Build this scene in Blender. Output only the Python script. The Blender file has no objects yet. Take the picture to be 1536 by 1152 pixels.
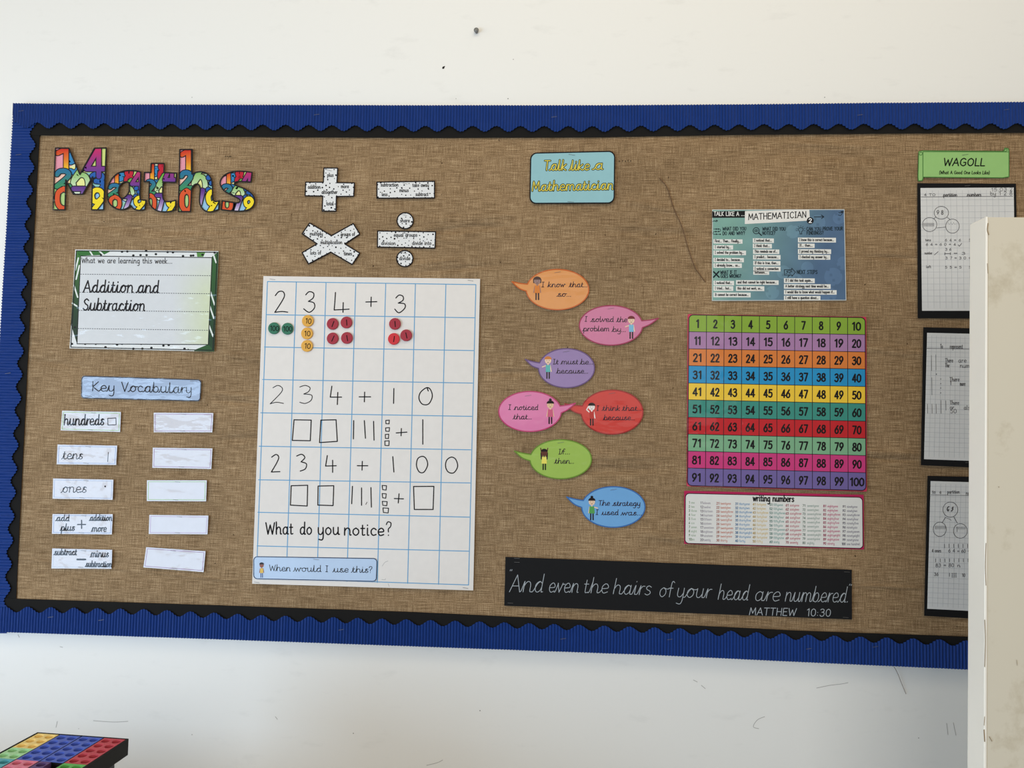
import bpy, bmesh, math, random
import numpy as np
from mathutils import Vector, Matrix, noise
from mathutils.geometry import tessellate_polygon

C = bpy.context.scene.collection
scn = bpy.context.scene
random.seed(7)

# ------------------------------------------------------------------ camera, world, lights, exposure
F_PX = 1154.0                                   # focal length for a 1536 x 1152 picture
CAM = np.array([0.0, -1.78, 1.5])
def _unit(v): return v / np.linalg.norm(v)
_up = _unit(np.array([397.0, -20576.0, F_PX]))  # world up seen from the camera (x right, y down, z forward)
_rt = _unit(np.array([19268.0, 381.0, -F_PX]))
_rt = _unit(_rt - _up * (_rt @ _up))
_in = np.cross(_rt, -_up)
ROT = np.array([_rt, _in, _up])                 # rows: world X (along the wall), Y (into the wall), Z
cam_data = bpy.data.cameras.new('camera'); cam = bpy.data.objects.new('camera', cam_data); C.objects.link(cam)
cam_data.sensor_width = 36.0; cam_data.lens = 36.0 * F_PX / 1536.0
cam_data.clip_start = 0.02
_M = Matrix.Identity(4)
for r in range(3):
    _M[r][0] = ROT[r][0]; _M[r][1] = -ROT[r][1]; _M[r][2] = -ROT[r][2]; _M[r][3] = CAM[r]
cam.matrix_world = _M
scn.camera = cam

scn.view_settings.view_transform = 'Standard'; scn.view_settings.look = 'None'
scn.view_settings.exposure = 0.0; scn.view_settings.gamma = 1.0
scn.view_settings.use_curve_mapping = False
scn.cycles.use_denoising = True
scn.cycles.max_bounces = 6

world = bpy.data.worlds.new('room_light'); scn.world = world; world.use_nodes = True
_bg = world.node_tree.nodes['Background']
_bg.inputs[0].default_value = (1.0, 0.96, 0.88, 1); _bg.inputs[1].default_value = 0.27

def area(name, loc, target, sx, sy, power, col):
    l = bpy.data.lights.new(name, 'AREA'); l.shape = 'RECTANGLE'; l.size = sx; l.size_y = sy; l.energy = power; l.color = col
    o = bpy.data.objects.new(name, l); C.objects.link(o); o.location = loc
    o.rotation_euler = (Vector(target) - Vector(loc)).to_track_quat('-Z', 'Y').to_euler()
    return o
area('window_daylight', (0.25, -4.0, 2.05), (0.2, 0, 1.3), 1.9, 1.1, 35, (1.0, 0.96, 0.90))
area('side_window_daylight', (-2.05, -2.5, 1.03), (-0.1, 0, 0.45), 1.4, 1.2, 52, (0.53, 0.74, 1.0))
area('left_window_daylight', (-3.0, -1.35, 2.0), (0.5, -0.2, 1.9), 1.3, 1.2, 18, (1.0, 0.90, 0.74))
area('ceiling_lamp', (0.3, -1.4, 3.2), (0.15, 0.0, 2.2), 2.6, 0.7, 13.5, (1.0, 0.87, 0.66))

# ------------------------------------------------------------------ maths from the picture to the wall
def W(px, py, off=0.0):
    """point where the sight line of a picture point meets the plane 'off' metres in front of the wall"""
    r = ROT @ np.array([(px - 768) / F_PX, (py - 576) / F_PX, 1.0])
    t = (-off - CAM[1]) / r[1]
    return CAM + t * r
def inv(x, y, z):
    c = (np.array([x, y, z]) - CAM) @ ROT
    return 768 + F_PX * c[0] / c[2], 576 + F_PX * c[1] / c[2]
def lin(c):
    out = []
    for v in c[:3]:
        v = v / 255.0
        out.append(v / 12.92 if v <= 0.04045 else ((v + 0.055) / 1.055) ** 2.4)
    return (out[0], out[1], out[2], 1.0)

# ------------------------------------------------------------------ materials
MATS = {}
def nodes_of(name):
    m = bpy.data.materials.new(name); m.use_nodes = True
    n = m.node_tree.nodes; b = n['Principled BSDF']
    return m, n, m.node_tree.links, b
def solid(name, col, rough=0.6, metal=0.0, var=0.06, scale=40, bump=0.0, spec=0.5):
    if name in MATS: return MATS[name]
    m, n, l, b = nodes_of(name)
    tc = n.new('ShaderNodeTexCoord'); nz = n.new('ShaderNodeTexNoise'); nz.inputs['Scale'].default_value = scale
    nz.inputs['Detail'].default_value = 4
    mx = n.new('ShaderNodeMix'); mx.data_type = 'RGBA'
    c = lin(col)
    mx.inputs['A'].default_value = tuple(v * (1 - var) for v in c[:3]) + (1,)
    mx.inputs['B'].default_value = tuple(min(1, v * (1 + var)) for v in c[:3]) + (1,)
    l.new(tc.outputs['Object'], nz.inputs['Vector']); l.new(nz.outputs['Fac'], mx.inputs['Factor'])
    l.new(mx.outputs['Result'], b.inputs['Base Color'])
    b.inputs['Roughness'].default_value = rough; b.inputs['Metallic'].default_value = metal
    b.inputs['Specular IOR Level'].default_value = spec
    if bump:
        bp = n.new('ShaderNodeBump'); bp.inputs['Strength'].default_value = bump; bp.inputs['Distance'].default_value = 0.001
        l.new(nz.outputs['Fac'], bp.inputs['Height']); l.new(bp.outputs['Normal'], b.inputs['Normal'])
    MATS[name] = m
    return m
def ink(name, rough, spec, bump=0.0, coat=0.0):
    """printed paper: colour comes from the print (face colours), with faint paper grain"""
    m, n, l, b = nodes_of(name)
    at = n.new('ShaderNodeAttribute'); at.attribute_name = 'print'
    tc = n.new('ShaderNodeTexCoord'); nz = n.new('ShaderNodeTexNoise'); nz.inputs['Scale'].default_value = 55; nz.inputs['Detail'].default_value = 3
    rp = n.new('ShaderNodeMapRange'); rp.inputs['To Min'].default_value = 0.95; rp.inputs['To Max'].default_value = 1.04
    mx = n.new('ShaderNodeMix'); mx.data_type = 'RGBA'; mx.blend_type = 'MULTIPLY'; mx.inputs['Factor'].default_value = 1
    l.new(tc.outputs['Object'], nz.inputs['Vector']); l.new(nz.outputs['Fac'], rp.inputs['Value'])
    l.new(at.outputs['Color'], mx.inputs['A']); l.new(rp.outputs['Result'], mx.inputs['B'])
    l.new(mx.outputs['Result'], b.inputs['Base Color'])
    b.inputs['Roughness'].default_value = rough; b.inputs['Specular IOR Level'].default_value = spec
    if coat:
        b.inputs['Coat Weight'].default_value = coat; b.inputs['Coat Roughness'].default_value = 0.07
    if bump:
        mp = n.new('ShaderNodeMapping'); mp.inputs['Scale'].default_value = (14, 14, 26)
        n2 = n.new('ShaderNodeTexNoise'); n2.inputs['Scale'].default_value = 1.0; n2.inputs['Detail'].default_value = 2.5
        bp = n.new('ShaderNodeBump'); bp.inputs['Strength'].default_value = bump; bp.inputs['Distance'].default_value = 0.01
        l.new(tc.outputs['Object'], mp.inputs['Vector']); l.new(mp.outputs['Vector'], n2.inputs['Vector'])
        l.new(n2.outputs['Fac'], bp.inputs['Height'])
        l.new(bp.outputs['Normal'], b.inputs['Coat Normal' if coat else 'Normal'])
    MATS[name] = m
    return m
PAPER = ink('printed_paper', 0.85, 0.12)
LAM = ink('laminated_print', 0.6, 0.2, bump=0.6, coat=0.42)
SATIN = ink('satin_print', 0.6, 0.15, bump=0.2, coat=0.12)
STAPLE = solid('staple_steel', (126, 124, 122), 0.45, 0.6)

def burlap_mat():
    m, n, l, b = nodes_of('hessian_weave')
    tc = n.new('ShaderNodeTexCoord')
    def nz(scale, detail, rough=0.5, sc=1.0):
        mp = n.new('ShaderNodeMapping'); mp.inputs['Scale'].default_value = scale
        t = n.new('ShaderNodeTexNoise'); t.inputs['Scale'].default_value = sc; t.inputs['Detail'].default_value = detail; t.inputs['Roughness'].default_value = rough
        l.new(tc.outputs['Object'], mp.inputs['Vector']); l.new(mp.outputs['Vector'], t.inputs['Vector'])
        return t.outputs['Fac']
    def math2(op, a, bb):
        x = n.new('ShaderNodeMath'); x.operation = op
        for i, v in enumerate((a, bb)):
            if isinstance(v, (int, float)): x.inputs[i].default_value = v
            else: l.new(v, x.inputs[i])
        return x.outputs[0]
    weft = nz((22, 1, 680), 2.5)             # threads running along the board
    warp = nz((680, 1, 30), 2.5)             # threads running up and down
    slub = nz((420, 1, 420), 2)
    blot = nz((4, 1, 7), 3)
    t = math2('MULTIPLY_ADD', weft, 0.46); t.node.inputs[2].default_value = 0.0
    a = math2('ADD', t, math2('MULTIPLY', warp, 0.32))
    a = math2('ADD', a, math2('MULTIPLY', slub, 0.22))
    rp = n.new('ShaderNodeValToRGB'); l.new(a, rp.inputs['Fac'])
    e = rp.color_ramp.elements
    e[0].position = 0.31; e[0].color = lin((80, 60, 40)); e[1].position = 0.70; e[1].color = lin((204, 176, 138))
    k = rp.color_ramp.elements.new(0.5); k.color = lin((143, 117, 86))
    mr = n.new('ShaderNodeMapRange'); mr.inputs['From Min'].default_value = 0.3; mr.inputs['From Max'].default_value = 0.7
    mr.inputs['To Min'].default_value = 0.86; mr.inputs['To Max'].default_value = 1.1
    l.new(blot, mr.inputs['Value'])
    mx = n.new('ShaderNodeMix'); mx.data_type = 'RGBA'; mx.blend_type = 'MULTIPLY'; mx.inputs['Factor'].default_value = 1
    l.new(rp.outputs['Color'], mx.inputs['A']); l.new(mr.outputs['Result'], mx.inputs['B'])
    fleck = nz((120, 1, 90), 1.0); fr = n.new('ShaderNodeMapRange'); fr.inputs['From Min'].default_value = 0.765; fr.inputs['From Max'].default_value = 0.79
    l.new(fleck, fr.inputs['Value'])
    m2 = n.new('ShaderNodeMix'); m2.data_type = 'RGBA'; l.new(fr.outputs['Result'], m2.inputs['Factor']); l.new(mx.outputs['Result'], m2.inputs['A']); m2.inputs['B'].default_value = lin((66, 48, 32))
    l.new(m2.outputs['Result'], b.inputs['Base Color'])
    b.inputs['Roughness'].default_value = 0.95; b.inputs['Specular IOR Level'].default_value = 0.1
    bp = n.new('ShaderNodeBump'); bp.inputs['Strength'].default_value = 0.55; bp.inputs['Distance'].default_value = 0.0012
    l.new(a, bp.inputs['Height']); l.new(bp.outputs['Normal'], b.inputs['Normal'])
    return m
def wall_mat():
    m, n, l, b = nodes_of('painted_plaster')
    tc = n.new('ShaderNodeTexCoord')
    n1 = n.new('ShaderNodeTexNoise'); n1.inputs['Scale'].default_value = 3.2; n1.inputs['Detail'].default_value = 6
    mp = n.new('ShaderNodeMapping'); mp.inputs['Scale'].default_value = (9, 9, 24)
    n2 = n.new('ShaderNodeTexNoise'); n2.inputs['Scale'].default_value = 1.0; n2.inputs['Detail'].default_value = 8; n2.inputs['Roughness'].default_value = 0.65
    l.new(tc.outputs['Object'], mp.inputs['Vector']); l.new(mp.outputs['Vector'], n2.inputs['Vector'])
    l.new(tc.outputs['Object'], n1.inputs['Vector'])
    rp = n.new('ShaderNodeValToRGB'); l.new(n2.outputs['Fac'], rp.inputs['Fac'])
    e = rp.color_ramp.elements
    e[0].position = 0.28; e[0].color = lin((232, 231, 226)); e[1].position = 0.42; e[1].color = lin((239, 238, 233))
    l.new(rp.outputs['Color'], b.inputs['Base Color'])
    n3 = n.new('ShaderNodeTexNoise'); n3.inputs['Scale'].default_value = 90; l.new(tc.outputs['Object'], n3.inputs['Vector'])
    bp = n.new('ShaderNodeBump'); bp.inputs['Strength'].default_value = 0.12; bp.inputs['Distance'].default_value = 0.002
    l.new(n3.outputs['Fac'], bp.inputs['Height']); l.new(bp.outputs['Normal'], b.inputs['Normal'])
    b.inputs['Roughness'].default_value = 0.55; b.inputs['Specular IOR Level'].default_value = 0.3
    return m
BURLAP = burlap_mat(); WALLM = wall_mat()
BLACKP = solid('black_sugar_paper', (30, 29, 28), 0.9, var=0.12, scale=14, bump=0.2, spec=0.1)
BLUE = solid('blue_corrugated_card', (15, 54, 124), 0.55, var=0.1, scale=60, spec=0.3)
BLACKPL = solid('black_plastic', (14, 14, 15), 0.5, spec=0.25)

# ------------------------------------------------------------------ flat drawing, in picture points
def lerp(a, b, t): return a + (b - a) * t
def lp(p, q, t): return (lerp(p[0], q[0], t), lerp(p[1], q[1], t))
def quad_at(q, s, t): return lp(lp(q[0], q[1], s), lp(q[3], q[2], s), t)      # q: TL TR BR BL
def crop(ox, oy, sc): return lambda *p: [(ox + x / sc, oy + y / sc) for x, y in p]
def inset(q, d):
    """a four-corner shape pulled in by d picture points"""
    out = []
    for i in range(4):
        p = Vector(q[i]); a = (Vector(q[i - 1]) - p).normalized(); b = (Vector(q[(i + 1) % 4]) - p).normalized()
        v = p + (a + b) * d
        out.append((v.x, v.y))
    return out
def rounded(q, r, n=6):
    pts = []
    for i in range(4):
        p = Vector(q[i]); a = (Vector(q[i - 1]) - p).normalized() * r; b = (Vector(q[(i + 1) % 4]) - p).normalized() * r
        for k in range(n + 1):
            t = k / n * math.pi / 2
            v = p + a * (1 - math.sin(t)) + b * (1 - math.cos(t))
            pts.append((v.x, v.y))
    return pts
def ellipse(cx, cy, rx, ry, n=40, rot=0.0, a0=0.0, a1=2 * math.pi):
    out = []
    for k in range(n):
        a = a0 + (a1 - a0) * k / (n if abs(a1 - a0 - 2 * math.pi) < 1e-6 else n - 1)
        x, y = rx * math.cos(a), ry * math.sin(a)
        out.append((cx + x * math.cos(rot) - y * math.sin(rot), cy + x * math.sin(rot) + y * math.cos(rot)))
    return out
def clip_convex(poly, clipper):
    """Sutherland-Hodgman; clipper convex, any winding"""
    area2 = sum(clipper[i - 1][0] * clipper[i][1] - clipper[i][0] * clipper[i - 1][1] for i in range(len(clipper)))
    sg = 1 if area2 > 0 else -1
    out = poly
    for i in range(len(clipper)):
        ax, ay = clipper[i - 1]; bx, by = clipper[i]
        res = []
        if not out: return out
        d = [sg * ((bx - ax) * (p[1] - ay) - (by - ay) * (p[0] - ax)) for p in out]
        for j in range(len(out)):
            p, q = out[j - 1], out[j]; dp, dq = d[j - 1], d[j]
            if (dp >= 0) != (dq >= 0):
                t = dp / (dp - dq); res.append((p[0] + (q[0] - p[0]) * t, p[1] + (q[1] - p[1]) * t))
            if dq >= 0: res.append(q)
        out = res
    return out
def spline(pts, closed=False, n=6):
    """smooth run through pts; a point with a third item is a corner"""
    runs, cur = [], []
    for p in pts:
        cur.append(p[:2])
        if len(p) > 2 and len(cur) > 1: runs.append(cur); cur = [p[:2]]
    if len(cur) > 1: runs.append(cur)
    out = []
    for r in runs:
        m = len(r)
        if m == 2: out.append(r); continue
        loop = closed and len(runs) == 1
        line = []
        for i in range(m - 1):
            p0 = r[i - 1] if i else (r[-2] if loop else r[0]); p1, p2 = r[i], r[i + 1]
            p3 = r[i + 2] if i + 2 < m else (r[1] if loop else r[-1])
            for k in range(n):
                t = k / n; t2, t3 = t * t, t * t * t
                line.append(tuple(0.5 * (2 * p1[a] + (p2[a] - p0[a]) * t + (2 * p0[a] - 5 * p1[a] + 4 * p2[a] - p3[a]) * t2 + (3 * p1[a] - p0[a] - 3 * p2[a] + p3[a]) * t3) for a in (0, 1)))
        line.append(r[-1]); out.append(line)
    return out
def ribbon(line, w, cap=True, step=14.0):
    """list of convex shapes covering a line of width w"""
    pts = [line[0]]
    for q in line[1:]:
        p = pts[-1]; L = math.hypot(q[0] - p[0], q[1] - p[1])
        if L < 1e-4: continue
        k = max(1, int(L / step))
        for i in range(1, k + 1): pts.append(lp(p, q, i / k))
    h = w / 2; out = []
    if len(pts) < 2: return [ellipse(pts[0][0], pts[0][1], h, h, 8)]
    nrm = []
    for i in range(len(pts)):
        a = pts[max(0, i - 1)]; b = pts[min(len(pts) - 1, i + 1)]
        dx, dy = b[0] - a[0], b[1] - a[1]; L = math.hypot(dx, dy) or 1
        nrm.append((-dy / L * h, dx / L * h))
    for i in range(len(pts) - 1):
        (ax, ay), (bx, by), (nx, ny), (mx, my) = pts[i], pts[i + 1], nrm[i], nrm[i + 1]
        out.append([(ax + nx, ay + ny), (bx + mx, by + my), (bx - mx, by - my), (ax - nx, ay - ny)])
    if cap:
        for (p, s) in ((pts[0], -1), (pts[-1], 1)):
            n0 = nrm[0] if s < 0 else nrm[-1]
            a0 = math.atan2(n0[1], n0[0])
            out.append([(p[0] + h * math.cos(a0 - s * math.pi * k / 5), p[1] + h * math.sin(a0 - s * math.pi * k / 5)) for k in range(6)])
    return out
def strokes(pts, w, closed=False, n=6, cap=True):
    out = []
    for r in spline(pts, closed, n): out += ribbon(r, w, cap)
    return out
def frame_line(q, w):
    out = []
    for i in range(len(q)): out += ribbon([q[i - 1], q[i]], w)
    return out
def tri(poly, holes=()):
    loops = [[Vector((p[0], p[1], 0)) for p in poly]] + [[Vector((p[0], p[1], 0)) for p in h] for h in holes]
    flat = [(v.x, v.y) for lo in loops for v in lo]
    return [[flat[i] for i in t] for t in tessellate_polygon(loops)]
def grid_fill(poly, cell):
    """convex shape cut into small cells so that it can bend"""
    x0 = min(p[0] for p in poly); x1 = max(p[0] for p in poly); y0 = min(p[1] for p in poly); y1 = max(p[1] for p in poly)
    nx = max(1, round((x1 - x0) / cell)); ny = max(1, round((y1 - y0) / cell)); out = []
    for i in range(nx):
        for j in range(ny):
            a, b = lerp(x0, x1, i / nx), lerp(x0, x1, (i + 1) / nx); c, d = lerp(y0, y1, j / ny), lerp(y0, y1, (j + 1) / ny)
            r = clip_convex([(a, c), (b, c), (b, d), (a, d)], poly)
            if len(r) > 2: out.append(r)
    return out

# ------------------------------------------------------------------ objects
BASE = 0.0165          # front of the stretched hessian, measured from the wall
FLAT = lambda x, y: 0.0
class Sheet:
    """collects drawn shapes of one object; every shape lies 'off' metres in front of the wall"""
    def __init__(self, warp=FLAT): self.f = []; self.warp = warp
    def add(self, polys, off, col, stagger=False):
        for k, p in enumerate(polys):
            off_ = off + (k % 9) * 7e-6 if stagger else off
            c = [lin(col(x, y)) if callable(col) else None for x, y in p] if callable(col) else lin(col)
            self.f.append(([W(x, y, off_ + self.warp(x, y)) for x, y in p], c))
        return self
    def wall(self, outline, o0, o1, col):
        c = lin(col)
        for i in range(len(outline)):
            a, b = outline[i - 1], outline[i]
            wa, wb = self.warp(*a), self.warp(*b)
            self.f.append(([W(a[0], a[1], o0 + wa), W(b[0], b[1], o0 + wb), W(b[0], b[1], o1 + wb), W(a[0], a[1], o1 + wa)], c))
        return self
    def build(self, name, mat, parent=None, origin=None):
        if parent is not None: origin = parent['_o']
        elif origin is None: origin = np.mean([p for f in self.f for p in f[0]], axis=0)
        verts, faces, cols = [], [], []
        for pts, c in self.f:
            # make the face look towards the room
            k = len(verts)
            n = np.cross(pts[1] - pts[0], pts[2] - pts[1])
            flip = n[1] > 1e-12
            order = range(len(pts) - 1, -1, -1) if flip else range(len(pts))
            for i in order:
                verts.append(tuple(pts[i] - origin)); cols.append(c[i] if isinstance(c, list) else c)
            faces.append(list(range(k, k + len(pts))))
        me = bpy.data.meshes.new(name); me.from_pydata(verts, [], faces)
        at = me.color_attributes.new('print', 'FLOAT_COLOR', 'POINT')
        at.data.foreach_set('color', [v for c in cols for v in c])
        me.materials.append(mat)
        o = bpy.data.objects.new(name, me); C.objects.link(o)
        if parent is None: o.location = origin
        else: o.parent = parent
        o['_o'] = [float(v) for v in origin]
        return o
def tag(o, label, cat, group=None):
    o['label'] = label; o['category'] = cat
    if group: o['group'] = group
    return o
def staple(par, x, y, off, dx=4.0, dy=-0.6, w=0.75, hd=0.0006):
    """a wire staple: one bent round bar standing just proud of the sheet"""
    a = W(x - dx, y - dy, off); b = W(x + dx, y + dy, off); o = np.array(par['_o'])
    r = w * 0.0006
    out = np.array([0, -hd, 0]); path = [a, a + out, b + out, b]
    bm = bmesh.new()
    up = np.cross(_unit(b - a), np.array([0, 1.0, 0])); 
    rings = []
    for i, p in enumerate(path):
        d = _unit(path[min(i + 1, 3)] - path[max(i - 1, 0)])
        s1 = _unit(up); s2 = _unit(np.cross(d, s1))
        rings.append([bm.verts.new(tuple(p - o + r * (math.cos(k * math.pi / 3) * s1 + math.sin(k * math.pi / 3) * s2))) for k in range(6)])
    for i in range(3):
        for k in range(6): bm.faces.new((rings[i][k], rings[i][(k + 1) % 6], rings[i + 1][(k + 1) % 6], rings[i + 1][k]))
    bm.faces.new(rings[0]); bm.faces.new(rings[3][::-1])
    bmesh.ops.recalc_face_normals(bm, faces=bm.faces)
    me = bpy.data.meshes.new('staple'); bm.to_mesh(me); bm.free(); me.materials.append(STAPLE)
    ob = bpy.data.objects.new('staple', me); C.objects.link(ob); ob.parent = par
    return ob
def mesh_obj(name, bm, mat, parent=None, loc=(0, 0, 0), smooth=False):
    bmesh.ops.recalc_face_normals(bm, faces=bm.faces)
    me = bpy.data.meshes.new(name); bm.to_mesh(me); bm.free()
    for mm in (mat if isinstance(mat, (list, tuple)) else [mat]): me.materials.append(mm)
    if smooth:
        for p in me.polygons: p.use_smooth = True
    o = bpy.data.objects.new(name, me); C.objects.link(o); o.location = loc
    if parent is not None: o.parent = parent
    return o
def box(bm, x0, x1, y0, y1, z0, z1, bevel=0.0):
    r = bmesh.ops.create_cube(bm, size=1.0)
    for v in r['verts']:
        v.co = Vector((lerp(x0, x1, v.co.x + 0.5), lerp(y0, y1, v.co.y + 0.5), lerp(z0, z1, v.co.z + 0.5)))
    if bevel:
        ed = list({e for v in r['verts'] for e in v.link_edges})
        bmesh.ops.bevel(bm, geom=ed, offset=bevel, segments=2, affect='EDGES', profile=0.5)

# ------------------------------------------------------------------ hand lettering: single-line alphabets (baseline 0, x-height 5, capitals 8)
RAW = {
'a': (4.9, "4,4 2.4,5 .6,3.5 .7,.9 2,0 3.4,.9 4,2.6;4,5c 4,.9 4.3,.1 4.9,.2"), 'b': (4.4, ".5,8.5c .5,.3c .5,2.5 1.5,4.6 3,4.8 4,3.2 3.8,1.2 2.4,0 .5,.6"),
'c': (4.0, "3.8,4 2.2,5 .6,3.6 .6,1.4 1.9,.1 3.8,.7"), 'd': (4.9, "4,4 2.4,5 .6,3.5 .7,.9 2,0 3.4,.9 4,2.6;4,8.5c 4,.9 4.3,.1 4.9,.2"),
'e': (4.2, ".5,2.4 3.9,2.8 3.4,4.6 2,5 .5,3.6 .5,1.4 1.8,0 4,.7"), 'f': (3.0, "3.2,7.8 2.2,8.5 1.4,7.2 1.4,0c;.2,4.8c 2.8,4.8"),
'g': (4.6, "4,4 2.4,5 .6,3.5 .7,.9 2,0 3.4,.9 4,2.6;4,5c 4,-1.5 3,-3.6 .8,-3.2"), 'h': (4.9, ".5,8.5c .5,0c .5,2.6 1.8,4.7 3.3,4.7 4,3.2 4,.8 4.3,.1 4.9,.2"),
'i': (1.7, ".6,5c .6,.8 .9,.1 1.5,.2;.6,6.9c .6,7.2"), 'j': (1.6, "1,5c 1,-2 .4,-3.4 -.8,-3.3;1,6.9c 1,7.2"), 'k': (4.2, ".5,8.5c .5,0;3.6,4.9c .6,2.2c 3.2,.3 4,.1"),
'l': (1.8, ".6,8.5c .6,.9 1,.1 1.6,.2"), 'm': (7.2, ".5,5c .5,0c .5,3 1.6,4.8 2.9,4.6 3.4,3.2c 3.4,0c 3.4,3 4.6,4.8 5.9,4.6 6.4,3.2 6.4,.8 6.7,.1 7.2,.2"),
'n': (4.9, ".5,5c .5,0c .5,2.6 1.8,4.7 3.3,4.7 4,3.2 4,.8 4.3,.1 4.9,.2"), 'o': (4.6, "2.3,5 .6,3.7 .5,1.4 2.2,0 4,1.4 4,3.6 2.3,5"),
'p': (4.4, ".5,5c .5,-3.6c .5,2.5 1.5,4.6 3,4.8 4,3.2 3.8,1.2 2.4,0 .5,.6"), 'q': (4.6, "4,4 2.4,5 .6,3.5 .7,.9 2,0 3.4,.9 4,2.6;4,5c 4,-3.6"),
'r': (3.2, ".5,5c .5,0c .5,2.6 1.6,4.5 3,4.7"), 's': (3.9, "3.5,4.3 2,5 .7,4 1.4,2.9 3,2.2 3.5,1 2,0 .4,.6"), 't': (3.0, "1.2,7c 1.2,1 1.8,.1 2.8,.4;.1,4.8c 2.6,4.8"),
'u': (4.9, ".5,5c .5,1.4 1.4,.1 2.8,.4 4,2.2;4,5c 4,.9 4.3,.1 4.9,.2"), 'v': (4.0, ".2,5c 2,0c 3.8,5"), 'w': (6.0, ".2,5c 1.6,0c 3,4.4c 4.4,0c 5.8,5"),
'x': (4.0, ".4,5c 3.6,0;3.6,5c .4,0"), 'y': (4.6, ".5,5c .5,1.6 1.4,.3 2.8,.5 4,2.4;4,5c 4,-1.5 3,-3.6 .8,-3.2"), 'z': (4.0, ".4,5c 3.6,5c .4,0c 3.8,0"),
'A': (5.6, "0,0c 2.8,8c 5.6,0;1,2.8c 4.6,2.8"), 'B': (4.8, ".5,0c .5,8c 3,8 4.2,6.2 3,4.3 .5,4.3c 3.4,4.2 4.6,2.1 3.2,0 .5,0c"), 'C': (5.6, "5.2,6.6 3.2,8 .8,6 .8,2 3.2,0 5.3,1.4"),
'D': (5.4, ".5,0c .5,8c 3.4,7.8 5.2,4 3.4,.2 .5,0c"), 'E': (4.6, "4.4,8c .5,8c .5,0c 4.4,0;.5,4.2c 3.8,4.2"), 'F': (4.4, "4.4,8c .5,8c .5,0;.5,4.2c 3.8,4.2"),
'G': (6.0, "5.2,6.8 3.2,8 .8,6 .8,2 3.2,0 5.4,1.2 5.5,3.6c 3.6,3.6"), 'H': (5.2, ".5,8c .5,0;4.8,8c 4.8,0;.5,4.2c 4.8,4.2"), 'I': (2.8, ".4,8c 2.4,8;1.4,8c 1.4,0;.4,0c 2.4,0"),
'J': (3.6, "1,8c 4,8;3,8c 3,1.6 1.8,0 .2,1"), 'K': (4.8, ".5,8c .5,0;4.4,8c .6,3.6c 4.7,0"), 'L': (4.2, ".5,8c .5,0c 4.2,0"), 'M': (6.6, ".3,0c 1,8c 3.3,2c 5.6,8c 6.3,0"),
'N': (5.4, ".5,0c .5,8c 4.9,0c 4.9,8"), 'O': (6.2, "3.1,8 .8,6 .8,2 3.1,0 5.4,2 5.4,6 3.1,8"), 'P': (4.8, ".5,0c .5,8c 3,8 4.5,6 3,3.9 .5,3.8c"), 'R': (4.9, ".5,0c .5,8c 3,8 4.5,6 3,4.1 .5,4c 2.4,4c 4.8,0"),
'S': (5.0, "4.5,6.9 2.6,8 .8,6.4 2,4.6 4,3.4 4.4,1.4 2.4,0 .4,1.2"), 'T': (5.2, ".1,8c 5.1,8;2.6,8c 2.6,0"), 'U': (5.4, ".5,8c .5,2 2.6,0 4.9,2 4.9,8c"), 'V': (5.2, ".1,8c 2.6,0c 5.1,8"),
'W': (7.6, ".1,8c 1.9,0c 3.8,6.4c 5.7,0c 7.5,8"), 'X': (5.2, ".2,8c 5,0;5,8c .2,0"), 'Y': (5.0, ".1,8c 2.5,4c 4.9,8;2.5,4c 2.5,0"),
'0': (5.0, "2.5,8 .6,6.2 .6,1.8 2.5,0 4.4,1.8 4.4,6.2 2.5,8"), '1': (3.4, ".7,6.6c 2.4,8c 2.4,0"), '2': (5.0, ".7,6.2 1.6,7.8 3.4,7.8 4.3,6.2 3.6,4.2 .6,0c 4.5,0"),
'3': (5.0, ".7,7 2.2,8 4,7.2 3.8,5.1 2,4.4c 4,4 4.5,2.2 3.4,.2 1.6,0 .5,1.1"), '4': (5.0, "3.5,0c 3.5,8c .4,2.1c 4.8,2.1"), '5': (5.0, "4.2,8c 1.2,8c .9,4.5c 2.6,5.1 4.2,4.2 4.3,1.7 2.8,.1 .5,.8"),
'6': (5.0, "3.8,8c 1,4 .6,2.2 1.4,.3 3.2,.1 4.4,1.8 3.9,4.2 2.3,4.7 .8,3.2"), '7': (5.0, ".5,8c 4.5,8c 1.8,0"), '8': (5.0, "2.5,4.3 1,5.4 1.2,7.5 2.5,8 3.9,7.4 3.9,5.4 2.5,4.3 .6,2.9 .8,.7 2.5,0 4.2,.7 4.4,2.9 2.5,4.3"),
'9': (5.0, "1.2,0c 4,4 4.4,5.8 3.6,7.7 1.8,7.9 .6,6.2 1.1,3.8 2.7,3.3 4.2,4.8"),
'.': (2.0, ".8,.0c 1.1,.45"), ',': (1.8, "1,.4c .5,-1"), '?': (4.4, ".6,6.6 1.6,8.2 3.6,7.6 3.4,5.4 2,4 2,2.2c;2,.1c 2,.3"), ':': (1.8, ".8,.8c .8,1;.8,4c .8,4.2"), '"': (2.4, ".6,8.5c .5,6.8;1.9,8.5c 1.8,6.8"),
'(': (2.2, "2,8.6 .6,5.6 .6,1.6 2,-1.4"), ')': (2.2, ".2,8.6 1.6,5.6 1.6,1.6 .2,-1.4"), '+': (5.4, ".4,4c 5,4;2.7,6.4c 2.7,1.6"), '-': (4.0, ".4,3.4c 3.6,3.4"), '=': (5.0, ".4,5c 4.6,5;.4,2.6c 4.6,2.6"), "'": (1.4, ".7,8.5c .6,7"), ' ': (3.2, ""),
}
GLYPH = {}
for ch, (wd, s) in RAW.items():
    st = []
    for part in s.split(';'):
        if not part.strip(): continue
        pts = []
        for tok in part.split():
            c = tok.endswith('c'); x, y = tok.rstrip('c').split(',')
            pts.append((float(x), float(y), 1) if c else (float(x), float(y)))
        st.append(pts)
    GLYPH[ch] = (wd, st)
ENTRY = {}
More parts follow.
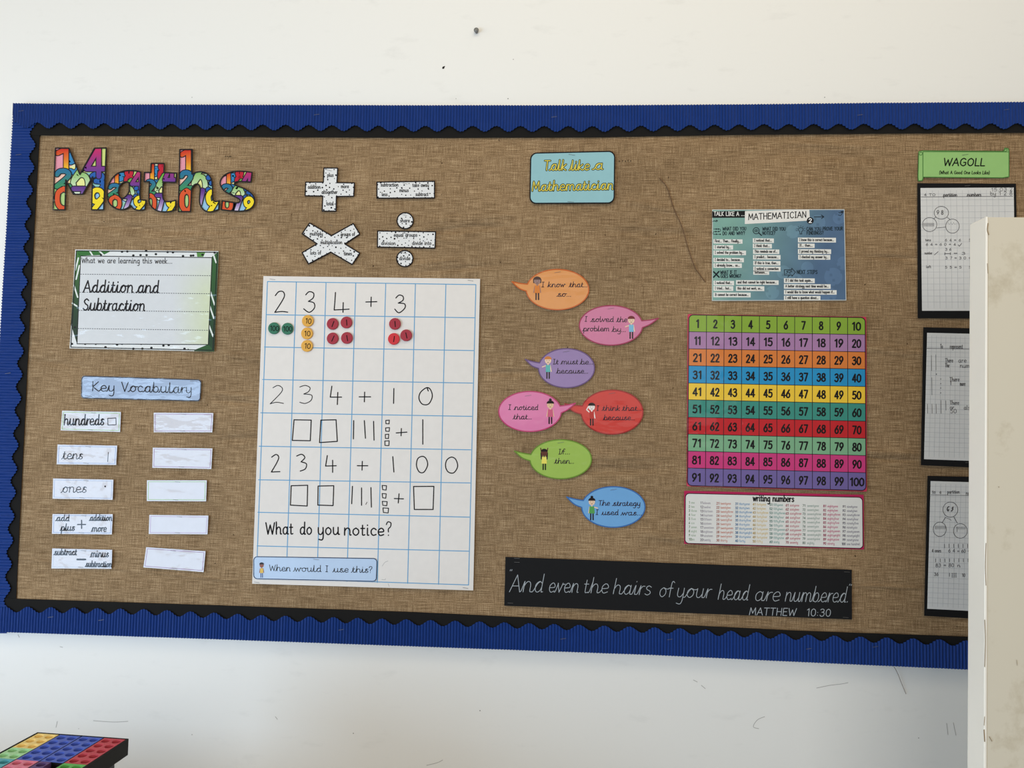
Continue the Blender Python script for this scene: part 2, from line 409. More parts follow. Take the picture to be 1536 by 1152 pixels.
for ch in 'acdgoq': ENTRY[ch] = [(-1.5, 0.1), (-.5, .4), (1.4, 3.9), (2.6, 4.9)]
for ch in 'ijunmpvwyxzr': ENTRY[ch] = [(-1.5, 0.1), (-.7, .6), (.45, 4.9)]
for ch in 'bhklf': ENTRY[ch] = [(-1.5, 0.1), (-.6, .9), (.5, 6.2)]
ENTRY['t'] = [(-1.2, .1), (-.2, .8), (1.2, 5.2)]; ENTRY['e'] = [(-1.5, .1), (-.5, .6), (.6, 2.4)]; ENTRY['s'] = [(-1.5, .1), (.4, 1.4), (2.2, 5)]
def text(s, p0, p1, u, w, font='print', slant=0.0, lead=True):
    """shapes for a line of writing whose baseline runs from p0 to p1; u = picture points per alphabet unit"""
    x = 0.0; items = []; prev = ' '
    for ch in s:
        wd, st = GLYPH[ch]
        join = font == 'joined' and ch.islower() and ch.isalpha() and (lead or prev != ' ') and not prev in 'orvw'
        if join:
            x += 1.2
            items.append((x, [ENTRY[ch]]))
        items.append((x, st))
        if font == 'joined' and ch in 'ovw': items.append((x, [[(2.4 if ch == 'o' else wd - .3, 5.0), (wd - .2, 4.3), (wd + 1.3, 4.5)]])); x += .9
        x += wd + (0.2 if font == 'joined' else 1.0); prev = ch
    total = max(x - 0.8, 0.5)
    dx, dy = p1[0] - p0[0], p1[1] - p0[1]; L = math.hypot(dx, dy); ex, ey = dx / L, dy / L; sx = L / total
    out = []
    for x0, st in items:
        for pts in st:
            q = []
            for p in pts:
                a = (x0 + p[0]) * sx + p[1] * slant * u; b = p[1] * u
                q.append((p0[0] + ex * a + ey * b, p0[1] + ey * a - ex * b) + tuple(p[2:]))
            size = max(max(c[0] for c in q) - min(c[0] for c in q), max(c[1] for c in q) - min(c[1] for c in q))
            out += strokes(q, w, n=3 if size < 6 else (5 if size < 16 else 8))
    return out
def digit(ch, x0, y0, x1, y1, w):
    wd, st = GLYPH[ch]; out = []
    for pts in st:
        out += strokes([(lerp(x0, x1, p[0] / wd), lerp(y1, y0, p[1] / 8.0)) + tuple(p[2:]) for p in pts], w, n=5)
    return out
INK = (28, 27, 30)

# ================================================================== the room
bm = bmesh.new(); box(bm, -3.2, 3.2, 0.0, 0.12, 0, 3.2)
wall = mesh_obj('wall_back', bm, WALLM); wall['kind'] = 'structure'; wall['_o'] = [0.0, 0.0, 0.0]
bm = bmesh.new(); box(bm, -3.2, 3.2, -5.0, 0.12, -0.06, 0.0)
fl = mesh_obj('floor', bm, solid('grey_lino', (150, 146, 140), 0.4, scale=8)); fl['kind'] = 'structure'
s = Sheet()
for a in ([(1341, 1003), (1350, 1014), (1360, 1040)], [(1147, 1075), (1136, 1080), (1130, 1090), (1138, 1093)], [(1225, 1032), (1245, 1028), (1262, 1026), (1272, 1024)],
          [(1420, 1085), (1422, 1102)], [(1430, 1084), (1434, 1103)], [(640, 1148), (656, 1144), (664, 1140)], [(86, 1082), (84, 1091)], [(140, 1081), (170, 1083), (192, 1082)],
          [(1040, 1020), (1046, 1023)], [(1052, 1028), (1058, 1033)], [(413, 1075), (416, 1079)], [(27, 952), (29, 956)], [(90, 970), (94, 971)]):
    s.add(strokes(a, 0.8 if a[0][0] != 1341 else 0.01), 0.0004, (178, 175, 170))
s.build('scuff_mark', PAPER, wall)
s = Sheet().add([ellipse(665, 101.5, 1.7, 2.1, 9, 0.5), ellipse(666.3, 100, 1.5, .8, 7, -0.6)], 0.0004, (52, 48, 44))
s.build('plaster_hole', PAPER, wall)
s = Sheet()
for x, y, r in ((770, 89, .7), (762, 148, .9), (684, 148, .6), (1237, 146, .8), (288, 146, .6), (1378, 1107, .8), (288, 1102, .7), (118, 1093, .5), (530, 1100, .8), (720, 1066, .9)):
    s.add([ellipse(x, y, r, r, 7)], 0.0004, (140, 136, 130))
s.build('paint_speck', PAPER, wall)
# the bolt head above the board
p = W(714.3, 44.5, 0.012)
bm = bmesh.new()
prof = [(0.0, -.0135), (.0030, -.0133), (.0052, -.0122), (.0060, -.0105), (.0058, -.0085), (.0034, -.0080), (.0034, .0005)]
rings = []
for r, d in prof[1:]:
    rings.append([bm.verts.new((r * math.cos(k * math.pi / 8), d, r * math.sin(k * math.pi / 8))) for k in range(16)])
for a, b in zip(rings, rings[1:]):
    for k in range(16): bm.faces.new((a[k], a[(k + 1) % 16], b[(k + 1) % 16], b[k]))
bm.faces.new(rings[0]); bm.faces.new(rings[-1])
o = mesh_obj('wall_bolt', bm, solid('dull_steel', (120, 120, 118), 0.5, 0.6, var=0.3, scale=300), loc=(p[0], 0, p[2]))
tag(o, 'small dull grey bolt head sticking out of the white wall above the display board', 'bolt')

# ================================================================== display board: wooden backing with stretched hessian
bx0 = W(20, 400, .0165)[0]; bz1 = W(600, 157.5, .0165)[2]; bz0 = W(600, 968, .0165)[2]; bx1 = 1.25
bm = bmesh.new(); box(bm, bx0 + .002, bx1, -0.0095, -0.0013, bz0 + .002, bz1 - .002)
board = mesh_obj('display_board', bm, solid('softboard', (205, 196, 180), 0.9))
board['_o'] = [0.0, 0.0, 0.0]
tag(board, 'large display board on the wall covered in brown hessian', 'display board')
creases = []     # (x, z, half length, half thickness, height, tilt)
for a, b, th, h in (((640, 346), (760, 340), .010, -.0032), ((640, 330), (770, 322), .008, .0024), ((560, 352), (690, 362), .007, .0015), ((600, 412), (760, 395), .010, -.0018), ((590, 402), (700, 388), .006, .0012),
                    ((740, 690), (1030, 683), .010, .0022), ((760, 712), (1030, 700), .012, -.0024), ((1290, 685), (1380, 690), .006, -.0020), ((1290, 675), (1380, 680), .006, .0014),
                    ((60, 330), (330, 352), .012, -.0018), ((200, 362), (340, 352), .010, .0020), ((320, 350), (400, 340), .006, -.0014), ((330, 530), (400, 540), .01, .0016), ((40, 540), (120, 548), .012, -.0014),
                    ((320, 600), (385, 606), .007, -.002), ((320, 590), (385, 594), .006, .0016), ((930, 300), (1060, 318), .010, .0016), ((900, 345), (1060, 352), .014, -.0020), ((1160, 230), (1360, 240), .016, -.0014),
                    ((1160, 215), (1330, 222), .008, .0016), ((1300, 385), (1380, 390), .006, -.002), ((1290, 520), (1390, 530), .012, .0018), ((960, 800), (1040, 810), .012, .0016), ((25, 838), (210, 856), .0035, .0016),
                    ((200, 858), (380, 872), .0035, .0014), ((1280, 880), (1390, 882), .004, .0016), ((1150, 935), (1270, 905), .012, .0020), ((330, 660), (390, 655), .012, -.0018), ((720, 560), (800, 556), .009, -.0018)):
    A = W(a[0], a[1], BASE); B = W(b[0], b[1], BASE)
    creases.append(((A[0] + B[0]) / 2, (A[2] + B[2]) / 2, abs(B[0] - A[0]) / 2 + .03, th * .68, h, (B[2] - A[2]) / (B[0] - A[0])))
vfold = [(W(533, 260, BASE)[0], .0025, .0009, 9, -9), (W(643, 300, BASE)[0], .0025, .0008, 9, -9), (W(847, 790, BASE)[0], .003, .0018, W(847, 742, BASE)[2], W(850, 850, BASE)[2]), (W(586, 905, BASE)[0], .004, .001, 1.2, 0),
         (W(504, 905, BASE)[0], .004, .001, 1.2, 0), (W(1180, 300, BASE)[0], .003, .0007, 9, -9), (W(165, 700, BASE)[0], .0025, .0007, 9, -9)]
def cloth(x, z):
    h = noise.noise(Vector((x * 2.6, z * 11, 3.1))) * .0024 + noise.noise(Vector((x * 7, z * 30, 9.1))) * .0010 + noise.noise(Vector((x * 20, z * 60, 1.7))) * .00025
    for cx, cz, L, th, hh, sl in creases:
        dx = abs(x - cx)
        if dx < L:
            d = (z - cz - sl * (x - cx) - .006 * noise.noise(Vector((x * 6, cz * 9, 0)))) / th
            if abs(d) < 3: h += 3.4 * hh * math.exp(-d * d) * (0.5 + 0.5 * math.cos(math.pi * dx / L))
    for fx, fw, hh, zt, zb in vfold:
        if zb < z < zt:
            d = (x - fx - .004 * noise.noise(Vector((z * 4, fx, 0)))) / fw
            if abs(d) < 3: h += hh * math.exp(-d * d)
    return max(-.0064, min(.0017, h - .0012))
hx0, hx1 = bx0 + .008, bx1; hz0, hz1 = bz0 + .01, bz1 - .01
NX, NZ = 440, 440
vs, fs = [], []
for j in range(NZ + 1):
    z = lerp(hz0, hz1, j / NZ)
    for i in range(NX + 1):
        x = lerp(hx0, hx1, i / NX); vs.append((x, -BASE - cloth(x, z), z))
for j in range(NZ):
    for i in range(NX):
        k = j * (NX + 1) + i; fs.append((k, k + 1, k + NX + 2, k + NX + 1))
me = bpy.data.meshes.new('hessian_cloth'); me.from_pydata(vs, [], fs); me.materials.append(BURLAP)
for pl in me.polygons: pl.use_smooth = True
hess = bpy.data.objects.new('hessian_cloth', me); C.objects.link(hess); hess.parent = board
hess['label'] = 'brown woven hessian with creases'
for x, y in [(v, 241 + (v % 3) * .3) for v in (929, 934, 938, 942, 946)] + [(v, 234.3) for v in (338, 341, 344, 346)]:
    Sheet().add([ellipse(x, y, 1.0, .8, 6)], BASE + .0019, (50, 38, 28)).build('cloth_hole', PAPER, board)

# black paper strips that frame the hessian
def interp(tab, t):
    for (a, va), (b, vb) in zip(tab, tab[1:]):
        if t <= b: return lerp(va, vb, max(0, (t - a)) / (b - a))
    return tab[-1][1]
def strip_mesh(name, mat, edge_a, edge_b, n, off, thick, wave=None, rows=2, waved=0.0):
    """a long strip between two picture curves given as functions of 0..1"""
    bm = bmesh.new(); grid = []
    for i in range(n + 1):
        t = i / n; a, b = edge_a(t), edge_b(t); col = []
        for j in range(rows + 1):
            q = lp(a, b, j / rows); P = W(q[0], q[1], off)
            P = P - np.array([0, wave(P, j / rows) if wave else 0.0, 0])
            col.append((bm.verts.new(tuple(P)), bm.verts.new((P[0], P[1] + thick, P[2]))))
        grid.append(col)
    for i in range(n):
        for j in range(rows):
            a, b, c, d = grid[i][j], grid[i + 1][j], grid[i + 1][j + 1], grid[i][j + 1]
            bm.faces.new((a[0], b[0], c[0], d[0])); bm.faces.new((d[1], c[1], b[1], a[1]))
        for j in (0, rows):
            a, b = grid[i][j], grid[i + 1][j]; bm.faces.new((a[0], a[1], b[1], b[0]))
    for i in (0, n):
        for j in range(rows):
            a, b = grid[i][j], grid[i][j + 1]; bm.faces.new((a[0], b[0], b[1], a[1]))
    o = mesh_obj(name, bm, mat)
    c = sum((v.co for v in o.data.vertices), Vector()) / len(o.data.vertices)
    for v in o.data.vertices: v.co -= c
    o.location = c; o['_o'] = [c.x, c.y, c.z]
    return o
XR = 1745.0
top_in = [(0, 201), (59, 203), (300, 205), (660, 207), (900, 206), (1100, 202.5), (1250, 201), (1400, 200), (1560, 199), (XR, 198)]
bot_in = [(0, 896), (24, 898), (300, 907), (372, 909.5), (620, 918), (978, 935), (1200, 946), (1455, 955), (XR, 966)]
lef_in = [(150, 63.5), (205, 59.3), (340, 51.5), (600, 38.5), (780, 29.5), (900, 24), (960, 20)]
ripple = lambda k: (lambda P, t: .0009 * noise.noise(Vector((P[0] * 8, P[2] * 8, k))) + .0004)
o = strip_mesh('border_paper', BLACKP, lambda t: (lerp(24, XR, t), 166), lambda t: (lerp(24, XR, t), interp(top_in, lerp(24, XR, t))), 150, .0195, .0006, ripple(1))
tag(o, 'black paper strip along the top of the hessian, under the blue scalloped edging', 'border strip', 'black paper border strips')
o = strip_mesh('border_paper', BLACKP, lambda t: (lerp(-28, XR, t), interp([(0, 930), (XR, 1000)], lerp(-28, XR, t))), lambda t: (lerp(-28, XR, t), interp(bot_in, lerp(-28, XR, t))), 150, .0195, .0006, ripple(2))
tag(o, 'black paper strip along the bottom of the hessian, under the blue scalloped edging', 'border strip', 'black paper border strips')
o = strip_mesh('border_paper', BLACKP, lambda t: (lerp(30, -15, t), lerp(166, 938, t)), lambda t: (interp(lef_in, lerp(166, 938, t)), lerp(166, 938, t)), 90, .0187, .0006, lambda P, t: 0.0)
tag(o, 'black paper strip down the left side of the hessian', 'border strip', 'black paper border strips')

# blue corrugated scalloped edging
PER, RIDGE = 0.0559, 0.0069
def corr(axis):
    def f(P, t):
        v = P[0] if axis == 'x' else P[2]
        return .0034 * (.5 + .5 * math.cos(2 * math.pi * v / RIDGE)) ** 1.6 - .0010 + .0006 * noise.noise(Vector((P[0] * 14, P[2] * 14, 5)))
    return f
top_out = [(20, 155), (150, 156.5), (600, 158), (900, 158), (1150, 156.3), (1300, 154.5), (1536, 153), (XR, 151)]
top_mid = [(0, 187.5), (150, 189), (600, 193), (900, 193.5), (1150, 190.5), (1400, 189.5), (XR, 189)]
bot_out = [(-40, 946), (0, 948), (300, 958), (980, 982.5), (1200, 993), (1455, 1004.5), (XR, 1017)]
bot_mid = [(-40, 913), (40, 914.5), (217, 918), (393, 927), (700, 936), (1017, 946.5), (1200, 956), (1400, 963), (XR, 977)]
def top_scallop(t):
    x = lerp(20, XR, t); y = interp(top_mid, x)
    return (x, y + 4.2 * math.cos(2 * math.pi * (W(x, y, .0225)[0] + .1248) / PER))
def bot_scallop(t):
    x = lerp(-34, XR, t); y = interp(bot_mid, x)
    return (x, y - 4.3 * math.cos(2 * math.pi * (W(x, y, .0225)[0] + .6703) / PER))
def lef_x(y): return interp([(150, 21), (340, 9.5), (600, -6), (960, -33)], y)
def lef_scallop(t):
    y = lerp(160, 950, t); x = interp([(150, 50), (235, 48), (340, 41), (600, 27), (840, 13.5), (960, 7)], y)
    z = W(x, y, .021)[2]
    return (x - 4.2 * math.cos(2 * math.pi * (z - W(46, 268.5, .021)[2]) / PER), y)
lt = strip_mesh('scalloped_border', BLUE, lambda t: (lef_x(lerp(160, 950, t)), lerp(160, 950, t)), lef_scallop, 1150, .0225, .0005, corr('z'), 2)
tag(lt, 'blue corrugated scalloped border trim down the left side of the board', 'border trim', 'blue corrugated border trims')
tp = strip_mesh('scalloped_border', BLUE, lambda t: (lerp(20, XR, t), interp(top_out, lerp(20, XR, t)) ), top_scallop, 2700, .0250, .0005, corr('x'), 2)
tag(tp, 'blue corrugated scalloped border trim along the top of the board', 'border trim', 'blue corrugated border trims')
bt = strip_mesh('scalloped_border', BLUE, lambda t: (lerp(-34, XR, t), interp(bot_out, lerp(-34, XR, t))), bot_scallop, 2700, .0250, .0005, corr('x'), 2)
tag(bt, 'blue corrugated scalloped border trim along the bottom of the board', 'border trim', 'blue corrugated border trims')
for x, y in ((32, 166.5), (475, 172), (831, 175.5), (1290, 172.5), (1510, 164.5)): staple(tp, x, y, .0263)
for x, y in ((28, 232), (12, 560)): staple(lt, x, y, .0238)
for x, y in ((76, 925.5), (152, 930), (512, 944.5), (845, 958), (1005, 959), (1213, 973), (1313, 970)): staple(bt, x, y, .0263)

# ================================================================== sheets and cards
B0, B1, LAY = .0187, .0196, .00018            # back, front, and one layer of print
def sheet(name, label, cat, outline, fill, mat=PAPER, group=None, cell=None, warp=FLAT, edge=(225, 225, 222), lift=0.0, polys=None):
    s = Sheet(warp)
    polys = polys or (grid_fill(outline, cell) if cell else tri(outline))
    s.add(polys, B1 + lift, fill)
    s.wall(outline, B0 + lift, B1 + lift, edge)
    s.add(polys, B0 + lift, edge)
    o = tag(s.build(name, mat), label, cat, group)
    o['_lift'] = lift
    return o
def part(par, name, layers, mat=None, warp=FLAT, label=None):
    s = Sheet(warp); lift = par['_lift'] if '_lift' in par else 0.0
    for k, (polys, col, lay) in enumerate(layers): s.add(polys, B1 + lift + LAY * lay, col, True)
    o = s.build(name, mat or par.data.materials[0], par)
    o['_lift'] = lift
    if label: o['label'] = label
    return o

# ---- the five letters of Maths
c1 = crop(72, 210, 9.6); c2 = crop(232, 210, 9.6)
def smooth_loop(pts):
    """closed outline: third item marks a corner, the rest run smooth"""
    k = next(i for i, p in enumerate(pts) if len(p) > 2)
    q = pts[k:] + pts[:k + 1]
    out = []
    for r in spline(q, n=5): out += r[:-1]
    return out
def P3(f, *pts): return [tuple(f((p[0], p[1]))[0]) + tuple(p[2:]) for p in pts]
letters = [
 ('M', [p[:2] for p in P3(c1, (107, 115), (300, 118), (458, 495), (668, 118), (838, 115), (800, 1005), (628, 1005), (640, 530), (500, 780), (365, 780), (255, 575), (243, 1005), (72, 1005))], []),
 ('a', smooth_loop(P3(c1, (1335, 462, 1), (1240, 442), (1100, 445), (985, 492), (900, 590), (855, 720), (865, 870), (930, 960), (1040, 1003), (1130, 985), (1190, 940, 1), (1235, 990), (1310, 1012), (1393, 1000, 1), (1412, 868, 1), (1345, 860), (1323, 810), (1335, 462, 1))[:-1]),
  [smooth_loop(P3(c1, (1168, 615, 1), (1110, 600), (1045, 640), (1015, 720), (1025, 810), (1075, 838), (1130, 800), (1168, 730)))]),
 ('t', smooth_loop(P3(c1, (1485, 337, 1), (1672, 337, 1), (1668, 470, 1), (1850, 475, 1), (1840, 610, 1), (1657, 605, 1), (1650, 800), (1680, 878), (1740, 888), (1840, 868, 1), (1832, 1000, 1), (1740, 1030), (1600, 1027), (1500, 970), (1455, 870), (1460, 600, 1), (1385, 600, 1), (1390, 467, 1), (1480, 467, 1))), []),
 ('h', smooth_loop(P3(c2, (362, 137, 1), (542, 137, 1), (535, 490, 1), (620, 460), (715, 465), (800, 530), (830, 640), (833, 830), (865, 885), (930, 875, 1), (920, 1000, 1), (800, 1035), (710, 1010), (655, 930), (645, 840), (655, 690), (620, 635), (570, 645), (530, 700, 1), (515, 1030, 1), (342, 1030, 1))), []),
 ('s', smooth_loop(P3(c2, (1402, 465, 1), (1385, 606, 1), (1200, 598), (1150, 622), (1170, 655), (1300, 705), (1400, 775), (1440, 860), (1415, 950), (1340, 1005), (1200, 1025), (960, 1003, 1), (975, 875, 1), (1180, 905), (1228, 880), (1210, 845), (1100, 790), (1000, 730), (948, 650), (950, 580), (1000, 510), (1090, 465), (1230, 447))), []),
]
def grad(c0, c1_, y0, y1, x0=0, x1=0):
    def f(x, y):
        d = (y1 - y0) ** 2 + (x1 - x0) ** 2
        t = max(0, min(1, ((y - y0) * (y1 - y0) + (x - x0) * (x1 - x0)) / d))
        return tuple(lerp(a, b, t) for a, b in zip(c0, c1_))
    return f
WHICH = {'M': 'first', 'a': 'second', 't': 'third', 'h': 'fourth', 's': 'last'}
for ch, outl, holes in letters:
    tris = tri(outl, holes)
    x0 = min(p[0] for p in outl); x1 = max(p[0] for p in outl); y0 = min(p[1] for p in outl); y1 = max(p[1] for p in outl)
    U = lambda u: lerp(x0, x1, u)
    V = lambda v: lerp(y0, y1, v)
    o = sheet('letter_cutout', 'colourful cut-out letter %s, %s letter of the word Maths, filled with painted numbers' % ('capital M' if ch == 'M' else ch, WHICH[ch]), 'letter', outl, (225, 228, 190), LAM, 'cut-out letters of the heading', polys=tris)
    if holes:
        pass
    def clipped(polys):
        out = []
        for p in polys:
            px0 = min(a[0] for a in p); px1 = max(a[0] for a in p); py0 = min(a[1] for a in p); py1 = max(a[1] for a in p)
            for t in tris:
                if max(a[0] for a in t) < px0 or min(a[0] for a in t) > px1 or max(a[1] for a in t) < py0 or min(a[1] for a in t) > py1: continue
                r = clip_convex(p, t)
                if len(r) > 2: out.append(r)
        return out
    rect = lambda a, b, c, d: [[(U(a), V(b)), (U(c), V(b)), (U(c), V(d)), (U(a), V(d))]]
    bgs = [(rect(0, 0, .34, .36), (228, 150, 165)), (rect(0, .36, .3, .62), (240, 195, 175)), (rect(.6, 0, 1, .4), (206, 216, 125)), (rect(.3, .3, .62, .72), (232, 232, 150)), (rect(0, .62, .33, 1), (176, 206, 130)),
           (rect(.62, .4, 1, .68), (140, 195, 190)), (rect(.33, .7, 1, 1), (150, 196, 226)), (rect(.33, .72, .5, 1), (150, 200, 175))]
    art = [('5', .30, .10, .50, .40, (48, 130, 182), None), ('8', .46, -.03, .66, .33, (190, 28, 50), None), ('1', .02, .02, .34, .37, (205, 48, 32), (242, 200, 40)), ('6', .34, .24, .70, .72, (106, 166, 60), (226, 236, 214)),
           ('3', .70, .42, .97, .68, (32, 92, 168), None), ('4', .60, .0, .97, .46, (206, 40, 100), (84, 60, 150)), ('2', .03, .37, .34, .62, (36, 110, 150), (60, 140, 90)), ('0', .06, .66, .34, .98, (216, 84, 40), None),
           ('7', .36, .66, .62, 1.02, (92, 50, 132), (226, 216, 232)), ('9', .70, .68, .96, 1.0, (242, 216, 40), None)]
    lays = [(clipped(p), c, 1) for p, c in bgs]
    thick = max(.075 * (y1 - y0), 5.2)
    for k, (dg, a, b, c, d, ca, cb) in enumerate(art):
        body = digit(dg, U(a), V(b), U(c), V(d), thick)
        rim = digit(dg, U(a), V(b), U(c), V(d), thick + 2.7)
        lays.append((clipped(rim), (25, 22, 24), 2 + k)); lays.append((clipped(body), grad(ca, cb, V(b), V(d)) if cb else ca, 2.5 + k))
    part(o, 'printed_numbers', lays)
    edges = []
    for lo in [outl] + holes:
        for i in range(len(lo)): edges += ribbon([lo[i - 1], lo[i]], 1.9)
    part(o, 'black_outline', [(edges, (20, 18, 20), 13)])

# ---- learning this week card
c = crop(60, 360, 4.43)
q = c((234, 63), (1187, 74), (1157, 741), (196, 720))
bend = lambda x, y: .0016 * max(0, (y - 470) / 55.0) ** 2
o = sheet('learning_card', 'laminated card with green leaf edge headed What we are learning this week', 'card', q, (224, 226, 224), LAM, cell=22, warp=bend)
qi = inset(q, 1.6); inner = c((270, 106), (1143, 117), (1118, 695), (246, 690))
G1, G2 = (52, 110, 52), (36, 78, 44)
leaf = []
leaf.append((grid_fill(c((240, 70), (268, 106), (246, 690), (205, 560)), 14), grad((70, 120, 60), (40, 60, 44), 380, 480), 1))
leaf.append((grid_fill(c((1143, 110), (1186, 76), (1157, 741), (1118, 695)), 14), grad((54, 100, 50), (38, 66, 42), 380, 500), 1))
leaf.append((grid_fill(c((1118, 693), (1157, 741), (1010, 737)), 14), (46, 86, 46), 1))
leaf.append((grid_fill(c((243, 72), (470, 74), (420, 100), (262, 104)), 14), G1, 1))
leaf.append((grid_fill(c((1040, 78), (1100, 78), (1085, 112), (1045, 112)), 14), (90, 140, 70), 1))
for a in ([(330, 72), (350, 104)], [(395, 74), (425, 102)], [(255, 120), (235, 200)], [(262, 170), (240, 260)], [(225, 300), (250, 380)], [(1150, 90), (1170, 150)], [(1128, 330), (1160, 430)], [(1125, 430), (1155, 520)], [(1120, 560), (1150, 640)], [(215, 420), (245, 440)], [(1020, 735), (980, 715)]):
    leaf.append((ribbon(c(*a), 2.2), (222, 228, 220), 2))
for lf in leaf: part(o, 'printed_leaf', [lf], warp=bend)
dots = []
for x, y in ((545, 78), (580, 76), (705, 72), (770, 94), (848, 80), (883, 82), (405, 98), (620, 102), (668, 100), (708, 100), (950, 106), (1003, 104), (1018, 103), (1080, 98), (1160, 84), (512, 695), (545, 690), (672, 690), (740, 716), (820, 702), (855, 698), (435, 712), (620, 722), (680, 722), (232, 580), (212, 690), (300, 690), (370, 690), (960, 722), (990, 724)):
    dots.append(ellipse(*c((x, y))[0], 2.0, 1.7, 8))
part(o, 'dot_pattern', [(dots, (22, 24, 26), 1.5)], warp=bend)
part(o, 'black_border', [(frame_line(inset(q, 1.8), 1.3), (24, 26, 26), 2), (frame_line(inner, 1.2), (24, 26, 26), 2.6)], warp=bend)
panel_col = lambda x, y: tuple(lerp(a, b, max(0, min(1, (x - 262) / 50)) * max(0, min(1, (y - 380) / 60))) for a, b in zip((212, 214, 215), (206, 214, 180)))
part(o, 'writing_panel', [(grid_fill(inner, 12), panel_col, 2.2)], warp=bend)
for a, b in (((268, 227), (1138, 237)), ((262, 347), (1133, 357)), ((256, 468), (1126, 477)), ((252, 588), (1120, 600))):
    A, B = c(a, b)
    dash = []
    for k in range(56): dash += ribbon([lp(A, B, k / 56), lp(A, B, (k + .62) / 56)], .9, cap=False)
    part(o, 'dashed_line', [(dash, (80, 84, 86), 3)], warp=bend)
part(o, 'printed_heading', [(text('What we are learning this week...', c((277, 152))[0], c((880, 156))[0], .96, 1.0), INK, 3)], warp=bend)
hw1 = text('Addition', c((288, 347))[0], c((612, 348))[0], 2.15, 2.0, 'joined', .1, lead=False); hw2 = text('and', c((640, 349))[0], c((782, 350))[0], 2.15, 2.0, 'joined', .1)
hw3 = text('Subtraction', c((283, 466))[0], c((690, 470))[0], 2.1, 2.0, 'joined', .1, lead=False)
for hw in (hw1, hw2, hw3): part(o, 'handwriting', [(hw, (22, 20, 24), 3.4)], warp=bend)

# ---- key vocabulary label
q = c((276, 901), (1072, 927), (1066, 1072), (272, 1052)); ol = rounded(q, 5)
wv = lambda x, y: .0012 * math.sin((x - 120) / 26.0) ** 2
o = sheet('heading_label', 'pale blue rounded label reading Key Vocabulary above the small word cards', 'label', ol, (164, 182, 208), LAM, cell=12, warp=wv)
part(o, 'black_border', [(frame_line(rounded(inset(q, .7), 4.6), 1.2), INK, 1)], warp=wv)
part(o, 'lettering', [(text('Key', c((345, 1003))[0], c((490, 1008))[0], 1.75, 1.35, 'joined', lead=False) + text('Vocabulary', c((540, 1006))[0], c((1003, 1018))[0], 1.75, 1.35, 'joined', lead=False), INK, 1.5)], warp=wv)
for x, y in ((322, 1037), (1020, 938)): staple(o, *c((x, y))[0], B1 + .0006, 5, .4)

# ---- the ten small vocabulary cards
c = crop(60, 600, 4.268)
GREEN, BLU, PUR = (170, 195, 150), (145, 165, 205), (160, 125, 165)
cards = [
 ([(142, 68), (518, 76), (513, 205), (132, 195)], GREEN, 'white card with handwritten word hundreds and a small square', lambda: [text('hundreds', c((152, 160))[0], c((405, 160))[0], 1.85, 1.75, 'joined', .08, lead=False), strokes(P3(c, (433, 118, 1), (486, 115, 1), (487, 158, 1), (435, 161, 1), (433, 118, 1)), 1.1)]),
 ([(112, 285), (494, 292), (488, 416), (106, 412)], BLU, 'white card with handwritten word tens and a thin upright stroke', lambda: [text('tens', c((137, 378))[0], c((268, 378))[0], 1.6, 1.1, 'joined', .12), strokes(c((437, 335), (433, 395)), .9)]),
 ([(84, 502), (470, 510), (465, 639), (80, 632)], (165, 178, 205), 'white card with handwritten word ones and a dot', lambda: [text('ones', c((135, 592))[0], c((292, 592))[0], 1.7, 1.1, 'joined', .1), [ellipse(*c((417, 553))[0], 1.3, 1.4, 8)]]),
 ([(80, 730), (466, 731), (460, 861), (76, 857)], BLU, 'white card with handwritten words add, plus, addition and more', lambda: [text('add', c((100, 773))[0], c((183, 774))[0], 1.05, 1.5, 'joined', .1), text('plus', c((130, 836))[0], c((218, 836))[0], 1.2, 1.5, 'joined', .1), text('addition', c((316, 772))[0], c((457, 772))[0], 1.05, 1.5, 'joined', .1), text('more', c((328, 842))[0], c((420, 842))[0], 1.2, 1.4, 'joined', .15), strokes(c((240, 797), (292, 797)), 1.7), strokes(c((266, 770), (266, 822)), 1.7)]),
 ([(78, 950), (462, 959), (458, 1081), (73, 1079)], (190, 200, 215), 'white card with handwritten words subtract, minus and subtraction', lambda: [text('subtract', c((88, 992))[0], c((232, 992))[0], 1.1, 1.45, 'joined', .1), text('minus', c((322, 1005))[0], c((436, 1005))[0], 1.25, 1.4, 'joined', .1), text('subtraction', c((290, 1067))[0], c((455, 1069))[0], 1.05, 1.45, 'joined', .1), strokes(c((238, 1021), (290, 1021)), 2.6)]),
 ([(728, 81), (1110, 83), (1103, 207), (728, 207)], PUR, 'blank white card with purple line, right of the hundreds card', None),
 ([(722, 305), (1104, 310), (1097, 442), (719, 434)], PUR, 'blank white card with purple line, right of the tens card', None),
 ([(685, 514), (1068, 514), (1063, 649), (683, 647)], GREEN, 'blank white card with green edge, right of the ones card', None),
 ([(700, 735), (1078, 740), (1072, 860), (696, 858)], (185, 160, 195), 'blank white card with lilac line, right of the addition card', None),
 ([(680, 942), (1060, 968), (1047, 1102), (662, 1072)], PUR, 'blank tilted white card with purple line, right of the subtract card', None)]
